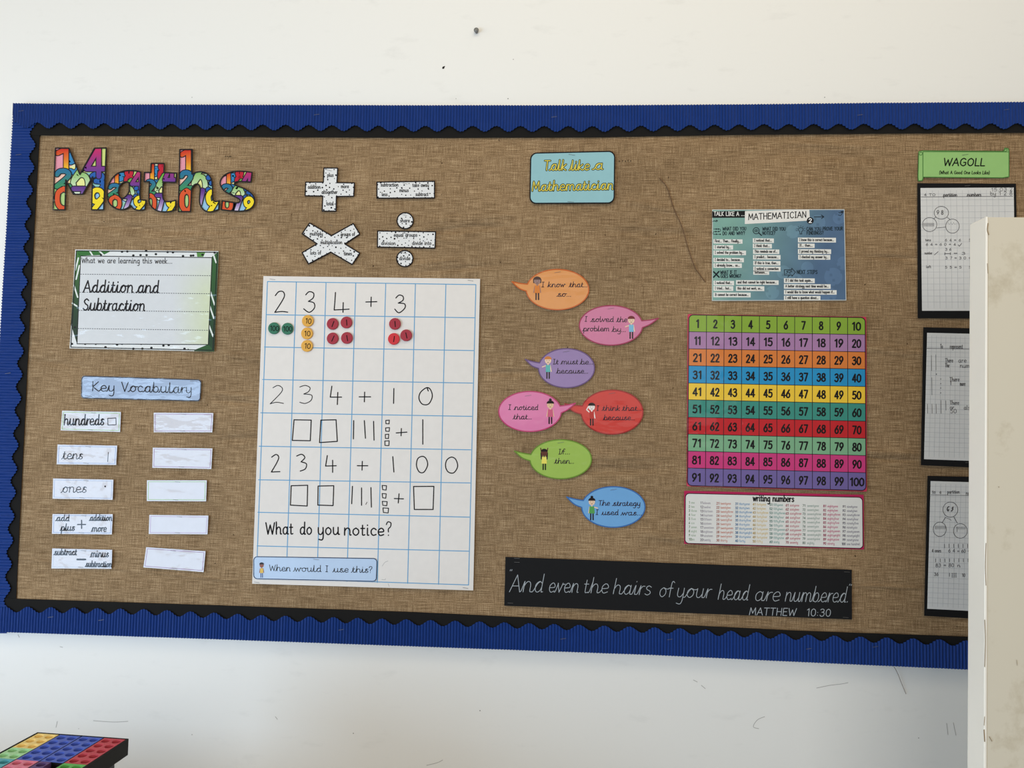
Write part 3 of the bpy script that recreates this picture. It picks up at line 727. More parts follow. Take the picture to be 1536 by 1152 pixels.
for k, (q, bc, lab, wr) in enumerate(cards):
    q = c(*q); cx = (q[0][0] + q[1][0]) / 2
    wp = (lambda cx_, s_: (lambda x, y: .0012 * abs((x - cx_) / 45.0) ** 1.6 * s_ + .0004))(cx, (1.0, .5, .8, .6, .9, 1.2, .7, .5, .8, 1.3)[k])
    o = sheet('vocabulary_card', lab, 'card', q, (212, 211, 216), LAM, 'small vocabulary word cards', cell=11, warp=wp)
    part(o, 'printed_border', [(frame_line(inset(q, 2.2), 0.8 if bc != GREEN else 1.2), bc, 1)], warp=wp)
    for pc in (wr() if wr else ()): part(o, 'handwriting', [(pc, (20, 19, 22), 1.6)], warp=wp)
    staple(o, cx + (3, 1, 4, 1, 2, 0, 2, 1, 1, -4)[k], lp(q[0], q[1], .5)[1] + 2.4, B1 + .0008, 3.6, .4, .6)
    staple(o, cx - 2, lp(q[3], q[2], .5)[1] - 2.2, B1 + .0008, 3.6, .5, .6)

# ---- spotted operation signs
c = crop(430, 230, 5.908)
SPOT = (226, 226, 224)
def inside(pt, poly):
    r = False
    for i in range(len(poly)):
        (ax, ay), (bx, by) = poly[i - 1], poly[i]
        if (ay > pt[1]) != (by > pt[1]) and pt[0] < (bx - ax) * (pt[1] - ay) / (by - ay) + ax: r = not r
    return r
def spotted(name, label, outl, words, seed):
    o = sheet(name, label, 'sign', outl, SPOT, PAPER, 'spotted operation signs')
    rs = random.Random(seed); dots = []
    xs = [p[0] for p in outl]; ys = [p[1] for p in outl]
    boxes = [(c(a)[0], c(b)[0]) for _, a, b in words]
    area_ = (max(xs) - min(xs)) * (max(ys) - min(ys)); cents = []
    for _ in range(1500):
        p = (rs.uniform(min(xs), max(xs)), rs.uniform(min(ys), max(ys)))
        if not inside(p, outl): continue
        if any(a[0] - 2 < p[0] < b[0] + 2 and a[1] - 5.5 < p[1] < a[1] + 2 for a, b in boxes): continue
        if any((p[0] - m[0]) ** 2 + (p[1] - m[1]) ** 2 < 30 for m in cents): continue
        cents.append(p); r = rs.uniform(.75, 1.4); dots += clip_any([ellipse(p[0], p[1], r, r * rs.uniform(.8, 1.1), 8, rs.random())], outl)
    part(o, 'dot_pattern', [(dots, (24, 22, 26), 1)])
    part(o, 'black_border', [(frame_line(outl, 1.7), (26, 23, 26), 1.6)])
    ws = []
    for t_, a, b in words: ws += text(t_, c(a)[0], c(b)[0], .66, .85)
    part(o, 'lettering', [(ws, (44, 44, 46), 2)])
    staple(o, sum(xs) / len(xs) - 1, min(ys) + 3.5, B1 + .0006, 3.4, .9, .55)
    return o
def clip_any(polys, outl):
    out = []
    for t in tri(outl):
        for p in polys:
            r = clip_convex(p, t)
            if len(r) > 2: out.append(r)
    return out
spotted('plus_sign', 'white plus sign cut-out with black spots and words plus, more, total', c((330, 130), (452, 130), (445, 260), (600, 262), (594, 380), (440, 382), (437, 512), (314, 512), (320, 378), (163, 376), (168, 255), (325, 256)),
        [('plus', (360, 207), (415, 207)), ('addition', (188, 312), (300, 312)), ('altogether', (310, 358), (450, 358)), ('more', (482, 307), (550, 307)), ('total', (352, 460), (415, 460))], 1)
spotted('minus_sign', 'white spotted minus sign rectangle with words subtraction, take away, less', c((800, 255), (1310, 247), (1310, 395), (800, 397)),
        [('subtraction', (833, 293), (990, 293)), ('take away', (1115, 297), (1260, 295)), ('minus', (1000, 342), (1080, 342)), ('less', (843, 378), (893, 378)), ('subtract', (1142, 377), (1255, 377))], 2)
spotted('times_sign', 'white spotted multiplication cross with words multiply, groups of, lots of', c((203, 617), (397, 730), (590, 622), (648, 715), (515, 803), (648, 885), (580, 985), (390, 875), (193, 980), (137, 880), (270, 802), (137, 712)),
        [('multiply', (205, 727), (320, 727)), ('groups of', (478, 733), (605, 730)), ('multiplication', (300, 803), (492, 803)), ('lots of', (210, 897), (305, 895)), ('times', (507, 903), (578, 903))], 3)
spotted('divide_dot', 'round white spotted disc reading share, above the divide bar', ellipse(*c((1050, 597))[0], 12.2, 12.0, 36), [('share', (1005, 610), (1090, 610))], 4)
spotted('divide_bar', 'white spotted bar reading equal groups and divide into, between two discs', c((806, 688), (1320, 695), (1314, 840), (804, 830)),
        [('equal groups', (950, 738), (1157, 738)), ('division', (838, 810), (965, 812)), ('divide into', (1112, 810), (1282, 810))], 5)
spotted('divide_dot', 'round white spotted disc reading divide, below the divide bar', ellipse(*c((1047, 933))[0], 12.2, 12.0, 36), [('divide', (998, 945), (1095, 945))], 6)

# ---- big squared poster
cA = crop(370, 400, 4.2667)
def cB(*p): return cA(*[(x, y + 1024) for x, y in p])
def A3(*p): return P3(cA, *p)
def B3(*p): return [tuple(cB((a[0], a[1]))[0]) + tuple(a[2:]) for a in p]
q = [cA((107, 60))[0], cA((1494, 78))[0], cB((1450, 1048))[0], cB((35, 1005))[0]]
bw = lambda x, y: .0009 + .0007 * math.sin((x - 380) / 52.0) * math.sin((y - 410) / 75.0)
poster = sheet('squared_poster', 'tall white poster with blue squared grid and handwritten number sentences', 'poster', q, (228, 222, 215), PAPER, cell=24, warp=bw)
gt = [cA((x, y))[0] for x, y in ((133, 95), (318, 98), (508, 101), (698, 104), (890, 107), (1080, 110), (1275, 113), (1467, 115))]
gb = [cB((x, y))[0] for x, y in ((62, 968), (253, 976), (450, 983), (641, 990), (836, 997), (1030, 1003), (1228, 1009), (1420, 1013))]
gl = [cA((133, 95))[0], cA((125, 307))[0], cA((114, 514))[0], cA((101, 722))[0], cA((90, 935))[0]] + [cB((x, y))[0] for x, y in ((80, 125), (76, 340), (72, 548), (67, 763), (62, 968))]
gr = [cA((x, y))[0] for x, y in ((1467, 115), (1460, 327), (1452, 537), (1446, 745), (1440, 958))] + [cB((x, y))[0] for x, y in ((1435, 148), (1430, 360), (1425, 579), (1421, 797), (1420, 1013))]
gridl = []
for a, b in list(zip(gt, gb)) + list(zip(gl, gr)): gridl += ribbon([a, b], 1.25)
part(poster, 'grid_lines', [(gridl, (100, 160, 200), 1)], warp=bw)
hand = []
def flush():
    global hand
    if not hand: return
    part(poster, 'handwriting', [(hand, (26, 25, 28), 2)], warp=bw); hand = []
def S(pts, w=1.55, closed=False):
    global hand
    hand += strokes(pts, w, closed)
    if len(pts) == 5 and pts[0][:2] == pts[-1][:2]: flush()
S(A3((183, 185), (205, 160), (232, 160), (242, 185), (225, 222), (180, 292, 1), (225, 287), (262, 291))); S(A3((378, 180), (400, 160), (428, 170), (425, 200), (395, 222, 1), (430, 232), (433, 265), (400, 292), (365, 270)))
S(A3((568, 165, 1), (565, 215), (560, 277, 1), (655, 272))); S(A3((618, 230), (616, 292))); S(A3((763, 226), (833, 224))); S(A3((797, 195), (795, 255))); S(A3((955, 200), (975, 182), (1000, 190), (1000, 215), (970, 233, 1), (1010, 238), (1012, 265), (975, 295), (948, 272)))
flush()
S(A3((168, 775), (200, 760), (228, 778), (218, 808), (150, 878, 1), (190, 868), (235, 875)), 1.1); S(A3((340, 770), (375, 760), (405, 775), (395, 800), (365, 815, 1), (415, 822), (412, 855), (375, 875), (340, 868)), 1.15); S(A3((545, 765, 1), (535, 835, 1), (607, 835))); S(A3((583, 805), (580, 882)))
S(A3((720, 833), (793, 833))); S(A3((755, 803), (753, 865))); S(A3((942, 780), (940, 875))); S(A3((1150, 775), (1112, 805), (1103, 845), (1125, 880), (1165, 878), (1188, 830), (1175, 785), (1150, 775)), closed=True); S(A3((1155, 776), (1162, 795)), 1.6)
SQ = lambda *p: [tuple(a) + (1,) for a in p + p[:1]]
flush()
S(A3(*SQ((303, 980), (413, 982), (407, 1114), (292, 1112)))); S(A3(*SQ((475, 982), (572, 980), (580, 1118), (466, 1126)))); S(A3((685, 985), (683, 1102))); S(A3((753, 985), (760, 1098))); S(A3((812, 990), (815, 1110)))
for a in ((890, 984, 913, 1006), (889, 1032, 914, 1054), (887, 1074, 909, 1100), (884, 1116, 912, 1145)): S(A3(*SQ((a[0], a[1]), (a[2], a[1] - 2), (a[2] - 2, a[3]), (a[0] + 1, a[3] - 1))), 1.3)
S(A3((957, 1064), (1025, 1059))); S(A3((990, 1036), (988, 1082))); S(A3((1127, 980), (1127, 1136)))
flush()
S(B3((160, 195), (188, 178), (205, 195), (193, 230), (158, 290, 1), (212, 288))); S(B3((320, 188), (352, 177), (372, 198), (348, 225, 1), (382, 238), (375, 270), (343, 284))); S(B3((516, 185, 1), (505, 252, 1), (573, 250))); S(B3((550, 215), (550, 292)))
S(B3((708, 250), (775, 250))); S(B3((740, 222), (738, 278))); S(B3((935, 192), (942, 290))); S(B3((1125, 190), (1095, 205), (1087, 250), (1105, 290), (1135, 290), (1158, 245), (1148, 205), (1125, 190)), closed=True); S(B3((1310, 195), (1280, 215), (1273, 255), (1290, 290), (1325, 295), (1350, 255), (1338, 210), (1310, 195)), closed=True)
flush()
S(B3(*SQ((285, 378), (390, 375), (387, 508), (280, 502)))); S(B3(*SQ((457, 380), (557, 378), (553, 505), (455, 502)))); S(B3((677, 382), (672, 493))); S(B3((735, 392), (735, 503))); S(B3((795, 390), (798, 515))); S(B3((770, 483), (762, 498)), .8)
for a in ((867, 376, 895, 406), (867, 428, 893, 458), (868, 478, 899, 506), (872, 520, 908, 552)): S(B3(*SQ((a[0], a[1]), (a[2], a[1] + 2), (a[2] - 3, a[3]), (a[0] + 3, a[3] - 3))), 1.3)
S(B3((945, 460), (1003, 462))); S(B3((975, 430), (970, 488))); S(B3(*SQ((1068, 383), (1198, 382), (1193, 530), (1073, 530))))
flush()
hand += text('What', cB((122, 688))[0], cB((298, 688))[0], 2.15, 1.9) + text('do', cB((340, 688))[0], cB((418, 690))[0], 2.15, 1.9) + text('you', cB((455, 692))[0], cB((595, 690))[0], 2.15, 1.9) + text('notice', cB((622, 694))[0], cB((880, 697))[0], 2.15, 1.9) + text('?', cB((888, 697))[0], cB((932, 697))[0], 2.5, 1.6)
flush()
sm = []
for a in ([(905, 860), (885, 868), (868, 892)], [(865, 978), (885, 980), (888, 972)], [(905, 1005), (912, 1022)]): sm += strokes(B3(*a), .6)
part(poster, 'smudge', [(sm, (175, 172, 168), 1)], warp=bw)
for x, y in (cA((165, 81))[0], cA((1432, 89))[0], cB((65, 996))[0], cB((1400, 1032))[0]): staple(poster, x, y, B1 + .0012, 4, .6, .6)

# ---- foam counters stuck on the poster
def counter(name, x, y, col, txt, label):
    base = B1 + .0021
    c0 = W(x, y, base); ppm = math.hypot(*(np.array(inv(c0[0] + .01, c0[1], c0[2])) - np.array(inv(*c0)))) / .01
    R = 8.7 / ppm; bm = bmesh.new(); rings = []
    for r, d in ((R * .97, 0), (R, .0006), (R, .0028), (R * .965, .0036), (R * .9, .0038)):
        rings.append([bm.verts.new((r * math.cos(k * math.pi / 18), -d, r * math.sin(k * math.pi / 18))) for k in range(36)])
    for a, b in zip(rings, rings[1:]):
        for k in range(36): bm.faces.new((a[k], a[(k + 1) % 36], b[(k + 1) % 36], b[k]))
    bm.faces.new(rings[0]); bm.faces.new(rings[-1])
    o = mesh_obj(name, bm, solid('foam_%d_%d_%d' % col, col, 0.6, var=0.05, scale=200), loc=tuple(c0))
    o['_o'] = [float(v) for v in c0]
    tag(o, label, 'counter', 'foam counters on the squared poster')
    wd = (0, 3, 4.6, 6.6)[len(txt)]
    sh = Sheet()
    tilt = (x * 7 + y * 3) % 5 - 2
    sh.add(text(txt, (x - wd, y + 3.6 - tilt * .25), (x + wd, y + 3.6 + tilt * .25), .92, 1.0) if txt != '1' else strokes([(x + tilt * .9, y - 4), (x - tilt * .9, y + 4)], 1.3), base + .00405, (30, 24, 26), True)
    sh.build('number', PAPER, o)
    return o
GRN, YEL, RED, RED2 = (34, 108, 78), (222, 164, 58), (160, 28, 46), (204, 30, 40)
for (x, y), col, t_, lab in zip(cA((177, 395), (263, 398), (393, 348), (388, 428), (388, 508), (552, 367), (640, 358), (552, 460), (643, 457), (950, 367), (1022, 440), (943, 463)),
        [GRN] * 2 + [YEL] * 3 + [RED] * 6 + [RED2], ['100'] * 2 + ['10'] * 3 + ['1'] * 7,
        ['left of two green counters marked 100 on the squared poster', 'right of two green counters marked 100 on the squared poster', 'top yellow counter marked 10 in a column of three on the poster', 'middle yellow counter marked 10 in a column of three on the poster', 'bottom yellow counter marked 10 in a column of three on the poster',
         'top left counter in the block of four dark red counters on the poster', 'top right counter in the block of four dark red counters on the poster', 'bottom left counter in the block of four dark red counters on the poster', 'bottom right counter in the block of four dark red counters on the poster',
         'dark red counter at the top of the triangle of three red counters', 'dark red counter at the right of the triangle of three red counters', 'brighter red counter at the bottom left of the triangle of three red counters']):
    counter('foam_counter', x, y, col, t_, lab)

# ---- printed children used on the labels
def child(par, cx, top, h, hair, skin, shirt, legs, dress=False, bun=False, bob=False, arms='down', plaits=False, warp=FLAT):
    s = h / 36.0; L = []
    Y = lambda v: top + v * s
    X = lambda v: cx + v * s
    if bob: L.append(([ellipse(X(0), Y(5.4), 6.4 * s, 5.6 * s, 16), [(X(-6.4), Y(5)), (X(6.4), Y(5)), (X(6.2), Y(10)), (X(-6.2), Y(10))]], hair, 1))
    if plaits: L.append((ribbon([(X(-5), Y(7)), (X(-4.6), Y(17))], 2.6 * s) + ribbon([(X(5), Y(7)), (X(4.6), Y(17))], 2.6 * s), hair, 1))
    L.append((ribbon([(X(-1.7), Y(24)), (X(-1.8), Y(35))], 2.1 * s) + ribbon([(X(1.9), Y(24)), (X(2.0), Y(35))], 2.1 * s), legs, 1))
    ar = {'down': [((-3.4, 14.5), (-5, 24)), ((3.4, 14.5), (5, 24))], 'up': [((-3, 14), (-6, -1)), ((3, 14), (6, -1))], 'left': [((-3.4, 15), (-9, 17)), ((3.4, 14.5), (5, 24))], 'right': [((3.4, 15), (9, 16.5)), ((-3.4, 14.5), (-5, 24))], 'think': [((-3.4, 15), (-8, 11)), ((-8, 11), (-5, 6)), ((3.4, 14.5), (5, 24))]}[arms]
    for a, b in ar: L.append((ribbon([(X(a[0]), Y(a[1])), (X(b[0]), Y(b[1]))], 1.7 * s), skin, 1.3))
    body = [(X(-3.6), Y(13.6)), (X(3.6), Y(13.6)), (X(4.6 if dress else 3.6), Y(25)), (X(-4.6 if dress else -3.6), Y(25))]
    L.append(([body], shirt, 1.6))
    L.append(([ellipse(X(0), Y(6.8), 5 * s, 5.4 * s, 18), [(X(-1), Y(11)), (X(1), Y(11)), (X(1), Y(14)), (X(-1), Y(14))]], skin, 1.9))
    L.append(([ellipse(X(0), Y(4.8), 5.7 * s, 4.9 * s, 16, 0, math.pi, 2 * math.pi)], hair, 2.2))
    if bun: L.append(([ellipse(X(0), Y(-1.2), 2.2 * s, 2.0 * s, 12)], hair, 2.2))
    L.append((ribbon([(X(-2.4), Y(6.6)), (X(-1.4), Y(6.6))], .6 * s) + ribbon([(X(1.4), Y(6.6)), (X(2.4), Y(6.6))], .6 * s) + strokes([(X(-1.3), Y(9.4)), (X(0), Y(10)), (X(1.3), Y(9.4))], .6 * s), (90, 50, 45), 2.5))
    return part(par, 'printed_child', L, warp=warp)
DARK, TAN = (34, 24, 24), (232, 200, 170)

# ---- when would I use this label (on the poster)
c = crop(370, 820, 6.144)
q = c((61, 87), (1206, 105), (1199, 325), (60, 300)); ol = rounded(q, 6)
o = sheet('question_label', 'pale blue rounded label on the poster bottom reading When would I use this', 'label', ol, (186, 206, 230), SATIN, lift=.0026)
part(o, 'black_border', [(frame_line(rounded(inset(q, .8), 5.5), 1.2), (36, 50, 78), 1)])
part(o, 'lettering', [(text('When', c((208, 222))[0], c((398, 226))[0], 1.12, .95, 'joined') + text('would', c((432, 228))[0], c((682, 231))[0], 1.12, .95, 'joined') + text('I', c((725, 231))[0], c((752, 232))[0], 1.12, .95) + text('use', c((795, 234))[0], c((932, 236))[0], 1.12, .95, 'joined') + text('this?', c((963, 237))[0], c((1155, 240))[0], 1.12, .95, 'joined'), INK, 1.4)])
child(o, *c((138, 145))[0], 23, DARK, (150, 90, 70), (225, 185, 80), (60, 80, 130))
staple(o, *c((640, 118))[0], B1 + .0031, 4, .4, .6)

# ---- talk like a mathematician label
c = crop(780, 215, 9.6)
q = c((148, 134), (1372, 106), (1362, 866), (135, 872)); ol = rounded(q, 10)
wt = lambda x, y: .0022 * max(0, (x - 880) / 44.0) ** 2 + .0006
o = sheet('heading_label', 'pale turquoise rounded label with yellow words Talk like a Mathematician', 'label', ol, (148, 192, 198), PAPER, cell=12, warp=wt)
part(o, 'black_border', [(frame_line(rounded(inset(q, .8), 9.4), 1.8), INK, 1)], warp=wt)
def both(w):
    return text('Talk', c((340, 387))[0], c((655, 385))[0], 1.78, w, 'joined', .12, lead=False) + text('like', c((715, 386))[0], c((985, 383))[0], 1.72, w, 'joined', .12) + text('a', c((1050, 376))[0], c((1178, 374))[0], 1.78, w, 'joined', .12) + text('Mathematician', c((172, 686))[0], c((1330, 664))[0], 1.75, w, 'joined', .1, lead=False)
part(o, 'lettering', [(both(3.1), (34, 40, 30), 1.3), (both(1.25), (226, 208, 92), 1.9)], warp=wt, label='yellow cursive lettering with dark outline')
staple(o, *c((745, 165))[0], B1 + .0012, 4.5, .8, .6); staple(o, *c((730, 842))[0], B1 + .0012, 4.5, .4, .6)

# ---- speech bubbles
def bubble(label, cx, cy, rx, ry, tail, col, rim, words, kid, lift=0.0, st=None):
    """tail: (upper root, tip, lower root)"""
    up, tip, dn = tail
    a_up = math.atan2((up[1] - cy) / ry, (up[0] - cx) / rx); a_dn = math.atan2((dn[1] - cy) / ry, (dn[0] - cx) / rx)
    left = tip[0] < cx
    if left: a0, a1 = a_up, a_dn
    else: a0, a1 = a_dn, a_up
    while a1 < a0: a1 += 2 * math.pi
    arc = [(cx + rx * math.cos(lerp(a0, a1, k / 60)), cy + ry * math.sin(lerp(a0, a1, k / 60))) for k in range(61)]
    first, last = (up, dn) if left else (dn, up)
    def side(p, q, b):
        m = ((p[0] + q[0]) / 2, (p[1] + q[1]) / 2 + b)
        return spline([p, m, q], n=5)[0]
    b_up, b_dn = ry * .02, ry * (.095 if left else .06)
    tl = side(arc[-1], tip, b_dn if left else b_up)[1:] + side(tip, arc[0], b_up if left else b_dn)[1:-1]
    ol = arc + tl
    g = Vector((sum(p[0] for p in ol) / len(ol), sum(p[1] for p in ol) / len(ol)))
    o = sheet('speech_bubble', label, 'speech bubble', ol, col, SATIN, 'coloured speech bubbles', lift=lift, edge=rim)
    part(o, 'printed_rim', [(frame_line(ol, 1.7), rim, 1)])
    ws = []
    for t_, a, b in words: ws += text(t_, a, b, .92, .98, 'joined', .1)
    part(o, 'lettering', [(ws, (44, 26, 40), 1.4)])
    kid(o)
    sx, sy = st or (cx, cy - ry * .86)
    staple(o, sx, sy, B1 + lift + .0006, 4.6, -.8, .6)
    return o
c = crop(730, 390, 5.486)
def wd(t_, x0, x1, y, f=None): return (t_, (f or c)((x0, y))[0], (f or c)((x1, y))[0])
bubble('orange speech bubble reading I know that so', *c((583, 243))[0], 46.8, 30.2, c((328, 198), (208, 178), (320, 256)), (221, 152, 92), (196, 100, 48),
       [wd('I', 450, 468, 222), wd('know', 500, 640, 222), wd('that...', 676, 826, 222), wd('so...', 578, 692, 300)], lambda o: child(o, *c((416, 136))[0], 35.5, (70, 44, 34), (150, 120, 112), (216, 130, 62), (60, 44, 44), True, bob=True))
bubble('mauve pink speech bubble reading I solved the problem by', *c((1023, 538))[0], 47.4, 29.6, c((1283, 500), (1412, 480), (1288, 556)), (206, 124, 156), (160, 58, 88),
       [wd('I', 805, 822, 505), wd('solved', 855, 1040, 508), wd('the', 1066, 1150, 510), wd('problem', 790, 1003, 585), wd('by...', 1030, 1143, 590)], lambda o: child(o, *c((1190, 460))[0], 34.5, (112, 30, 36), TAN, (122, 180, 210), DARK, arms='left'))
bubble('purple speech bubble reading It must be because', *c((657, 890))[0], 41.9, 29.2, c((430, 846), (318, 818), (420, 892)), (150, 126, 170), (102, 76, 118),
       [wd('It', 545, 586, 857), wd('must', 610, 748, 857), wd('be...', 768, 874, 858), wd('because...', 573, 832, 933)], lambda o: child(o, *c((505, 792))[0], 34, (200, 120, 52), TAN, (92, 178, 172), DARK, arms='left'))
c = crop(730, 580, 5.236)
bubble('red speech bubble reading I think that because, its tail under the pink one', *c((985, 200))[0], 46.3, 33.0, c((752, 152), (612, 134), (744, 216)), (204, 68, 60), (158, 44, 42),
       [wd('I', 862, 876, 188), wd('think', 905, 1042, 188), wd('that...', 1062, 1214, 188), wd('because...', 915, 1162, 262)], lambda o: child(o, *c((825, 126))[0], 34.5, DARK, (238, 226, 220), (186, 48, 40), DARK, arms='think'))
bubble('pink speech bubble reading I noticed that, its tail over the red one', *c((340, 195))[0], 46.8, 30.0, c((582, 152), (697, 130), (590, 206)), (220, 126, 168), (186, 62, 106),
       [wd('I', 168, 186, 180), wd('noticed', 215, 400, 182), wd('that...', 205, 352, 255)], lambda o: child(o, *c((500, 108))[0], 35.5, DARK, (226, 190, 150), (200, 84, 118), DARK, True, bun=True), lift=.0022, st=c((326, 70))[0])
bubble('lime green speech bubble reading If then', *c((582, 570))[0], 46.0, 29.2, c((347, 533), (218, 506), (338, 582)), (156, 186, 86), (108, 140, 52),
       [wd('If...', 563, 652, 530), wd('then...', 530, 684, 603)], lambda o: child(o, *c((452, 488))[0], 32, DARK, (98, 56, 44), (232, 218, 98), DARK, True, arms='up', plaits=True))
bubble('sky blue speech bubble reading The strategy I used was', *c((995, 945))[0], 47.4, 30.4, c((757, 894), (628, 866), (745, 948)), (112, 166, 214), (62, 108, 168),
       [wd('The', 877, 962, 933), wd('strategy', 988, 1202, 935), wd('I', 855, 872, 1005), wd('used', 902, 1030, 1007), wd('was...', 1055, 1216, 1010)], lambda o: child(o, *c((826, 872))[0], 34, DARK, TAN, (86, 158, 84), DARK, True, bun=True, arms='right'))

# ---- blue talk like a mathematician sheet
c = crop(1040, 300, 5.908)
q = c((167, 84), (1340, 82), (1356, 890), (164, 894))
o = sheet('prompt_poster', 'landscape teal to blue printed sheet with white sentence strips headed Mathematician', 'poster', q, (205, 210, 208), SATIN, cell=30)
def teal(x, y):
    t = max(0, min(1, (x - 1085) / 150.0 + (y - 380) / 500.0)); n_ = .06 * noise.noise(Vector((x / 22, y / 22, 0)))
    return tuple(max(0, min(255, lerp(a, b, t) * (1 + n_))) for a, b in zip((128, 170, 158), (82, 108, 138)))
qi = inset(q, 1.0)
part(o, 'printed_background', [(grid_fill(qi, 4), teal, 1)])
for x, y, r in ((800, 640, 60), (900, 720, 75), (1240, 680, 80), (1330, 560, 60), (1010, 600, 55), (1290, 160, 55), (1100, 200, 70), (880, 280, 60), (700, 820, 60), (1200, 840, 70)):
    part(o, 'printed_bokeh', [(clip_any([ellipse(*c((x, y))[0], r / 5.908, r / 5.908, 26)], qi), lambda px, py: tuple(v * 1.07 + 3 for v in teal(px, py)), 1.3)])
strips = [('First... Then... Finally...', 178, 348, 436, 38), ('I started by...', 178, 400, 352, 38), ('I solved the problem by...', 178, 448, 467, 40), ('I decided to... because...', 178, 513, 448, 38), ('I already know... so...', 178, 561, 430, 40),
          ('I noticed that...', 527, 340, 714, 40), ('I think that...', 527, 388, 696, 40), ('This reminds me of...', 529, 438, 762, 40), ('I predict... because...', 529, 487, 773, 40), ('If this is true, then...', 531, 540, 772, 40), ('I noticed a connection', 531, 590, 773, 42), ('between...', 531, 628, 672, 34),
          ('I know this is correct because...', 927, 334, 1264, 42), ('If... then...', 927, 386, 1075, 38), ('I proved my thinking by...', 927, 436, 1221, 42), ('I checked my answer by...', 929, 486, 1214, 42),
          ('I noticed that...', 178, 716, 361, 40), ('and that cannot be right because...', 378, 711, 756, 40), ('I tried... but...', 178, 763, 354, 42), ('this did not work, so...', 378, 764, 629, 42), ('It cannot be correct because...', 178, 820, 508, 42),
          ('If I did this task again...', 803, 694, 1076, 42), ('A better strategy next time would be...', 803, 746, 1217, 40), ('I would like to know what would happen if...', 803, 798, 1270, 40), ('I still have a question about...', 803, 849, 1127, 40)]
for t_, x0, y0, x1, hh in strips:
    sp = part(o, 'sentence_strip', [([c((x0, y0 - 1), (x1, y0 + 1), (x1, y0 + hh + 1), (x0, y0 + hh))], (228, 228, 222), 2)])
    tx = text(t_, c((x0 + 14, y0 + hh * .68))[0], c((x1 - 18, y0 + hh * .68 + 1))[0], .46, .78)
    part(sp, 'strip_lettering', [(tx, (40, 40, 44), 2.6)])
part(o, 'title_banner', [([c((168, 100), (471, 96), (471, 157), (168, 158))], (22, 24, 26), 2), ([c((458, 98), (1028, 84), (1034, 182), (456, 213))], (232, 230, 224), 2.3), ([ellipse(*c((1036, 183))[0], 5.2, 5.2, 20)], (22, 24, 28), 2.6)])
heads = text('WHAT DID YOU', c((260, 270))[0], c((468, 268))[0], .62, .9) + text('DO AND WHY?', c((260, 310))[0], c((458, 308))[0], .62, .9) + text('WHAT DID YOU', c((613, 270))[0], c((817, 270))[0], .62, .9) + text('NOTICE?', c((613, 308))[0], c((727, 307))[0], .62, .9)
heads += text('CAN YOU PROVE YOUR', c((1003, 270))[0], c((1325, 268))[0], .62, .9) + text('FINDINGS?', c((1005, 306))[0], c((1155, 305))[0], .62, .9) + text('WHAT IF IT', c((240, 656))[0], c((385, 654))[0], .62, .9) + text('GOES WRONG?', c((242, 690))[0], c((424, 688))[0], .62, .9) + text('NEXT STEPS', c((918, 654))[0], c((1100, 654))[0], .66, .95)
part(o, 'heading_lettering', [(heads, (28, 44, 52), 2.2)])
part(o, 'title_lettering', [(text('TALK LIKE A ...', c((182, 138))[0], c((455, 140))[0], .72, 1.0), (225, 225, 220), 2.6), (text('MATHEMATICIAN', c((488, 176))[0], c((1002, 154))[0], 1.12, 1.25, slant=.04), (24, 24, 28), 3), (digit('2', *c((1022, 166))[0], *c((1050, 200))[0], 1.3), (240, 240, 240), 3.2)])
ic = []
for pts in ([(180, 257), (235, 257)], [(235, 257), (242, 268), (232, 279), (182, 281)], [(182, 281), (174, 292), (182, 303), (236, 303)]): ic += strokes(P3(c, *pts), .7)
for x, y in ((203, 257), (222, 257), (200, 280), (224, 279), (205, 303), (238, 304)): ic.append(ellipse(*c((x, y))[0], 1.1, 1.1, 8))
ic += strokes(ellipse(*c((557, 272))[0], 4.6, 4.6, 20) + ellipse(*c((557, 272))[0], 4.6, 4.6, 20)[:1], 1.0) + strokes(ellipse(*c((557, 272))[0], 2.6, 1.8, 14) + ellipse(*c((557, 272))[0], 2.6, 1.8, 14)[:1], .7) + strokes(c((580, 292), (604, 314)), 1.6) + [ellipse(*c((557, 272))[0], 1, 1, 8)]
ic += strokes(P3(c, (944, 292, 1), (942, 280), (930, 262), (945, 246), (968, 250), (972, 268), (961, 280), (960, 292, 1)), .8) + strokes(c((944, 300), (962, 300)), 1.2)
for k in range(7):
    a = math.pi * (.95 + 1.1 * k / 6); x, y = c((952, 266))[0]
    ic += strokes([(x + 5 * math.cos(a), y + 5 * math.sin(a)), (x + 6.6 * math.cos(a), y + 6.6 * math.sin(a))], .6)
ic += strokes(c((180, 636), (228, 684)), 2.1) + strokes(c((226, 634), (180, 684)), 2.1)
ic += strokes(P3(c, (806, 618, 1), (872, 618, 1), (872, 604, 1), (905, 640, 1), (874, 676, 1), (874, 664, 1), (808, 666, 1), (806, 618, 1)), .9) + strokes(P3(c, (818, 655), (840, 640), (826, 632), (852, 626), (872, 632), (848, 645), (862, 652)), .8)
ic += strokes(c((1070, 150), (1155, 148)), 1.1) + strokes(P3(c, (1135, 134, 1), (1157, 149, 1), (1136, 164)), 1.1) + strokes(c((1285, 132), (1305, 136), (1318, 122)), .9) + strokes(P3(c, (1288, 112), (1318, 112), (1308, 102, 1), (1330, 100, 1), (1322, 116)), 1.1) + strokes(P3(c, (172, 190), (188, 184), (196, 190), (205, 178, 1), (214, 184, 1), (204, 193)), .9)
part(o, 'printed_icon', [(ic, (24, 34, 42), 2.4)])

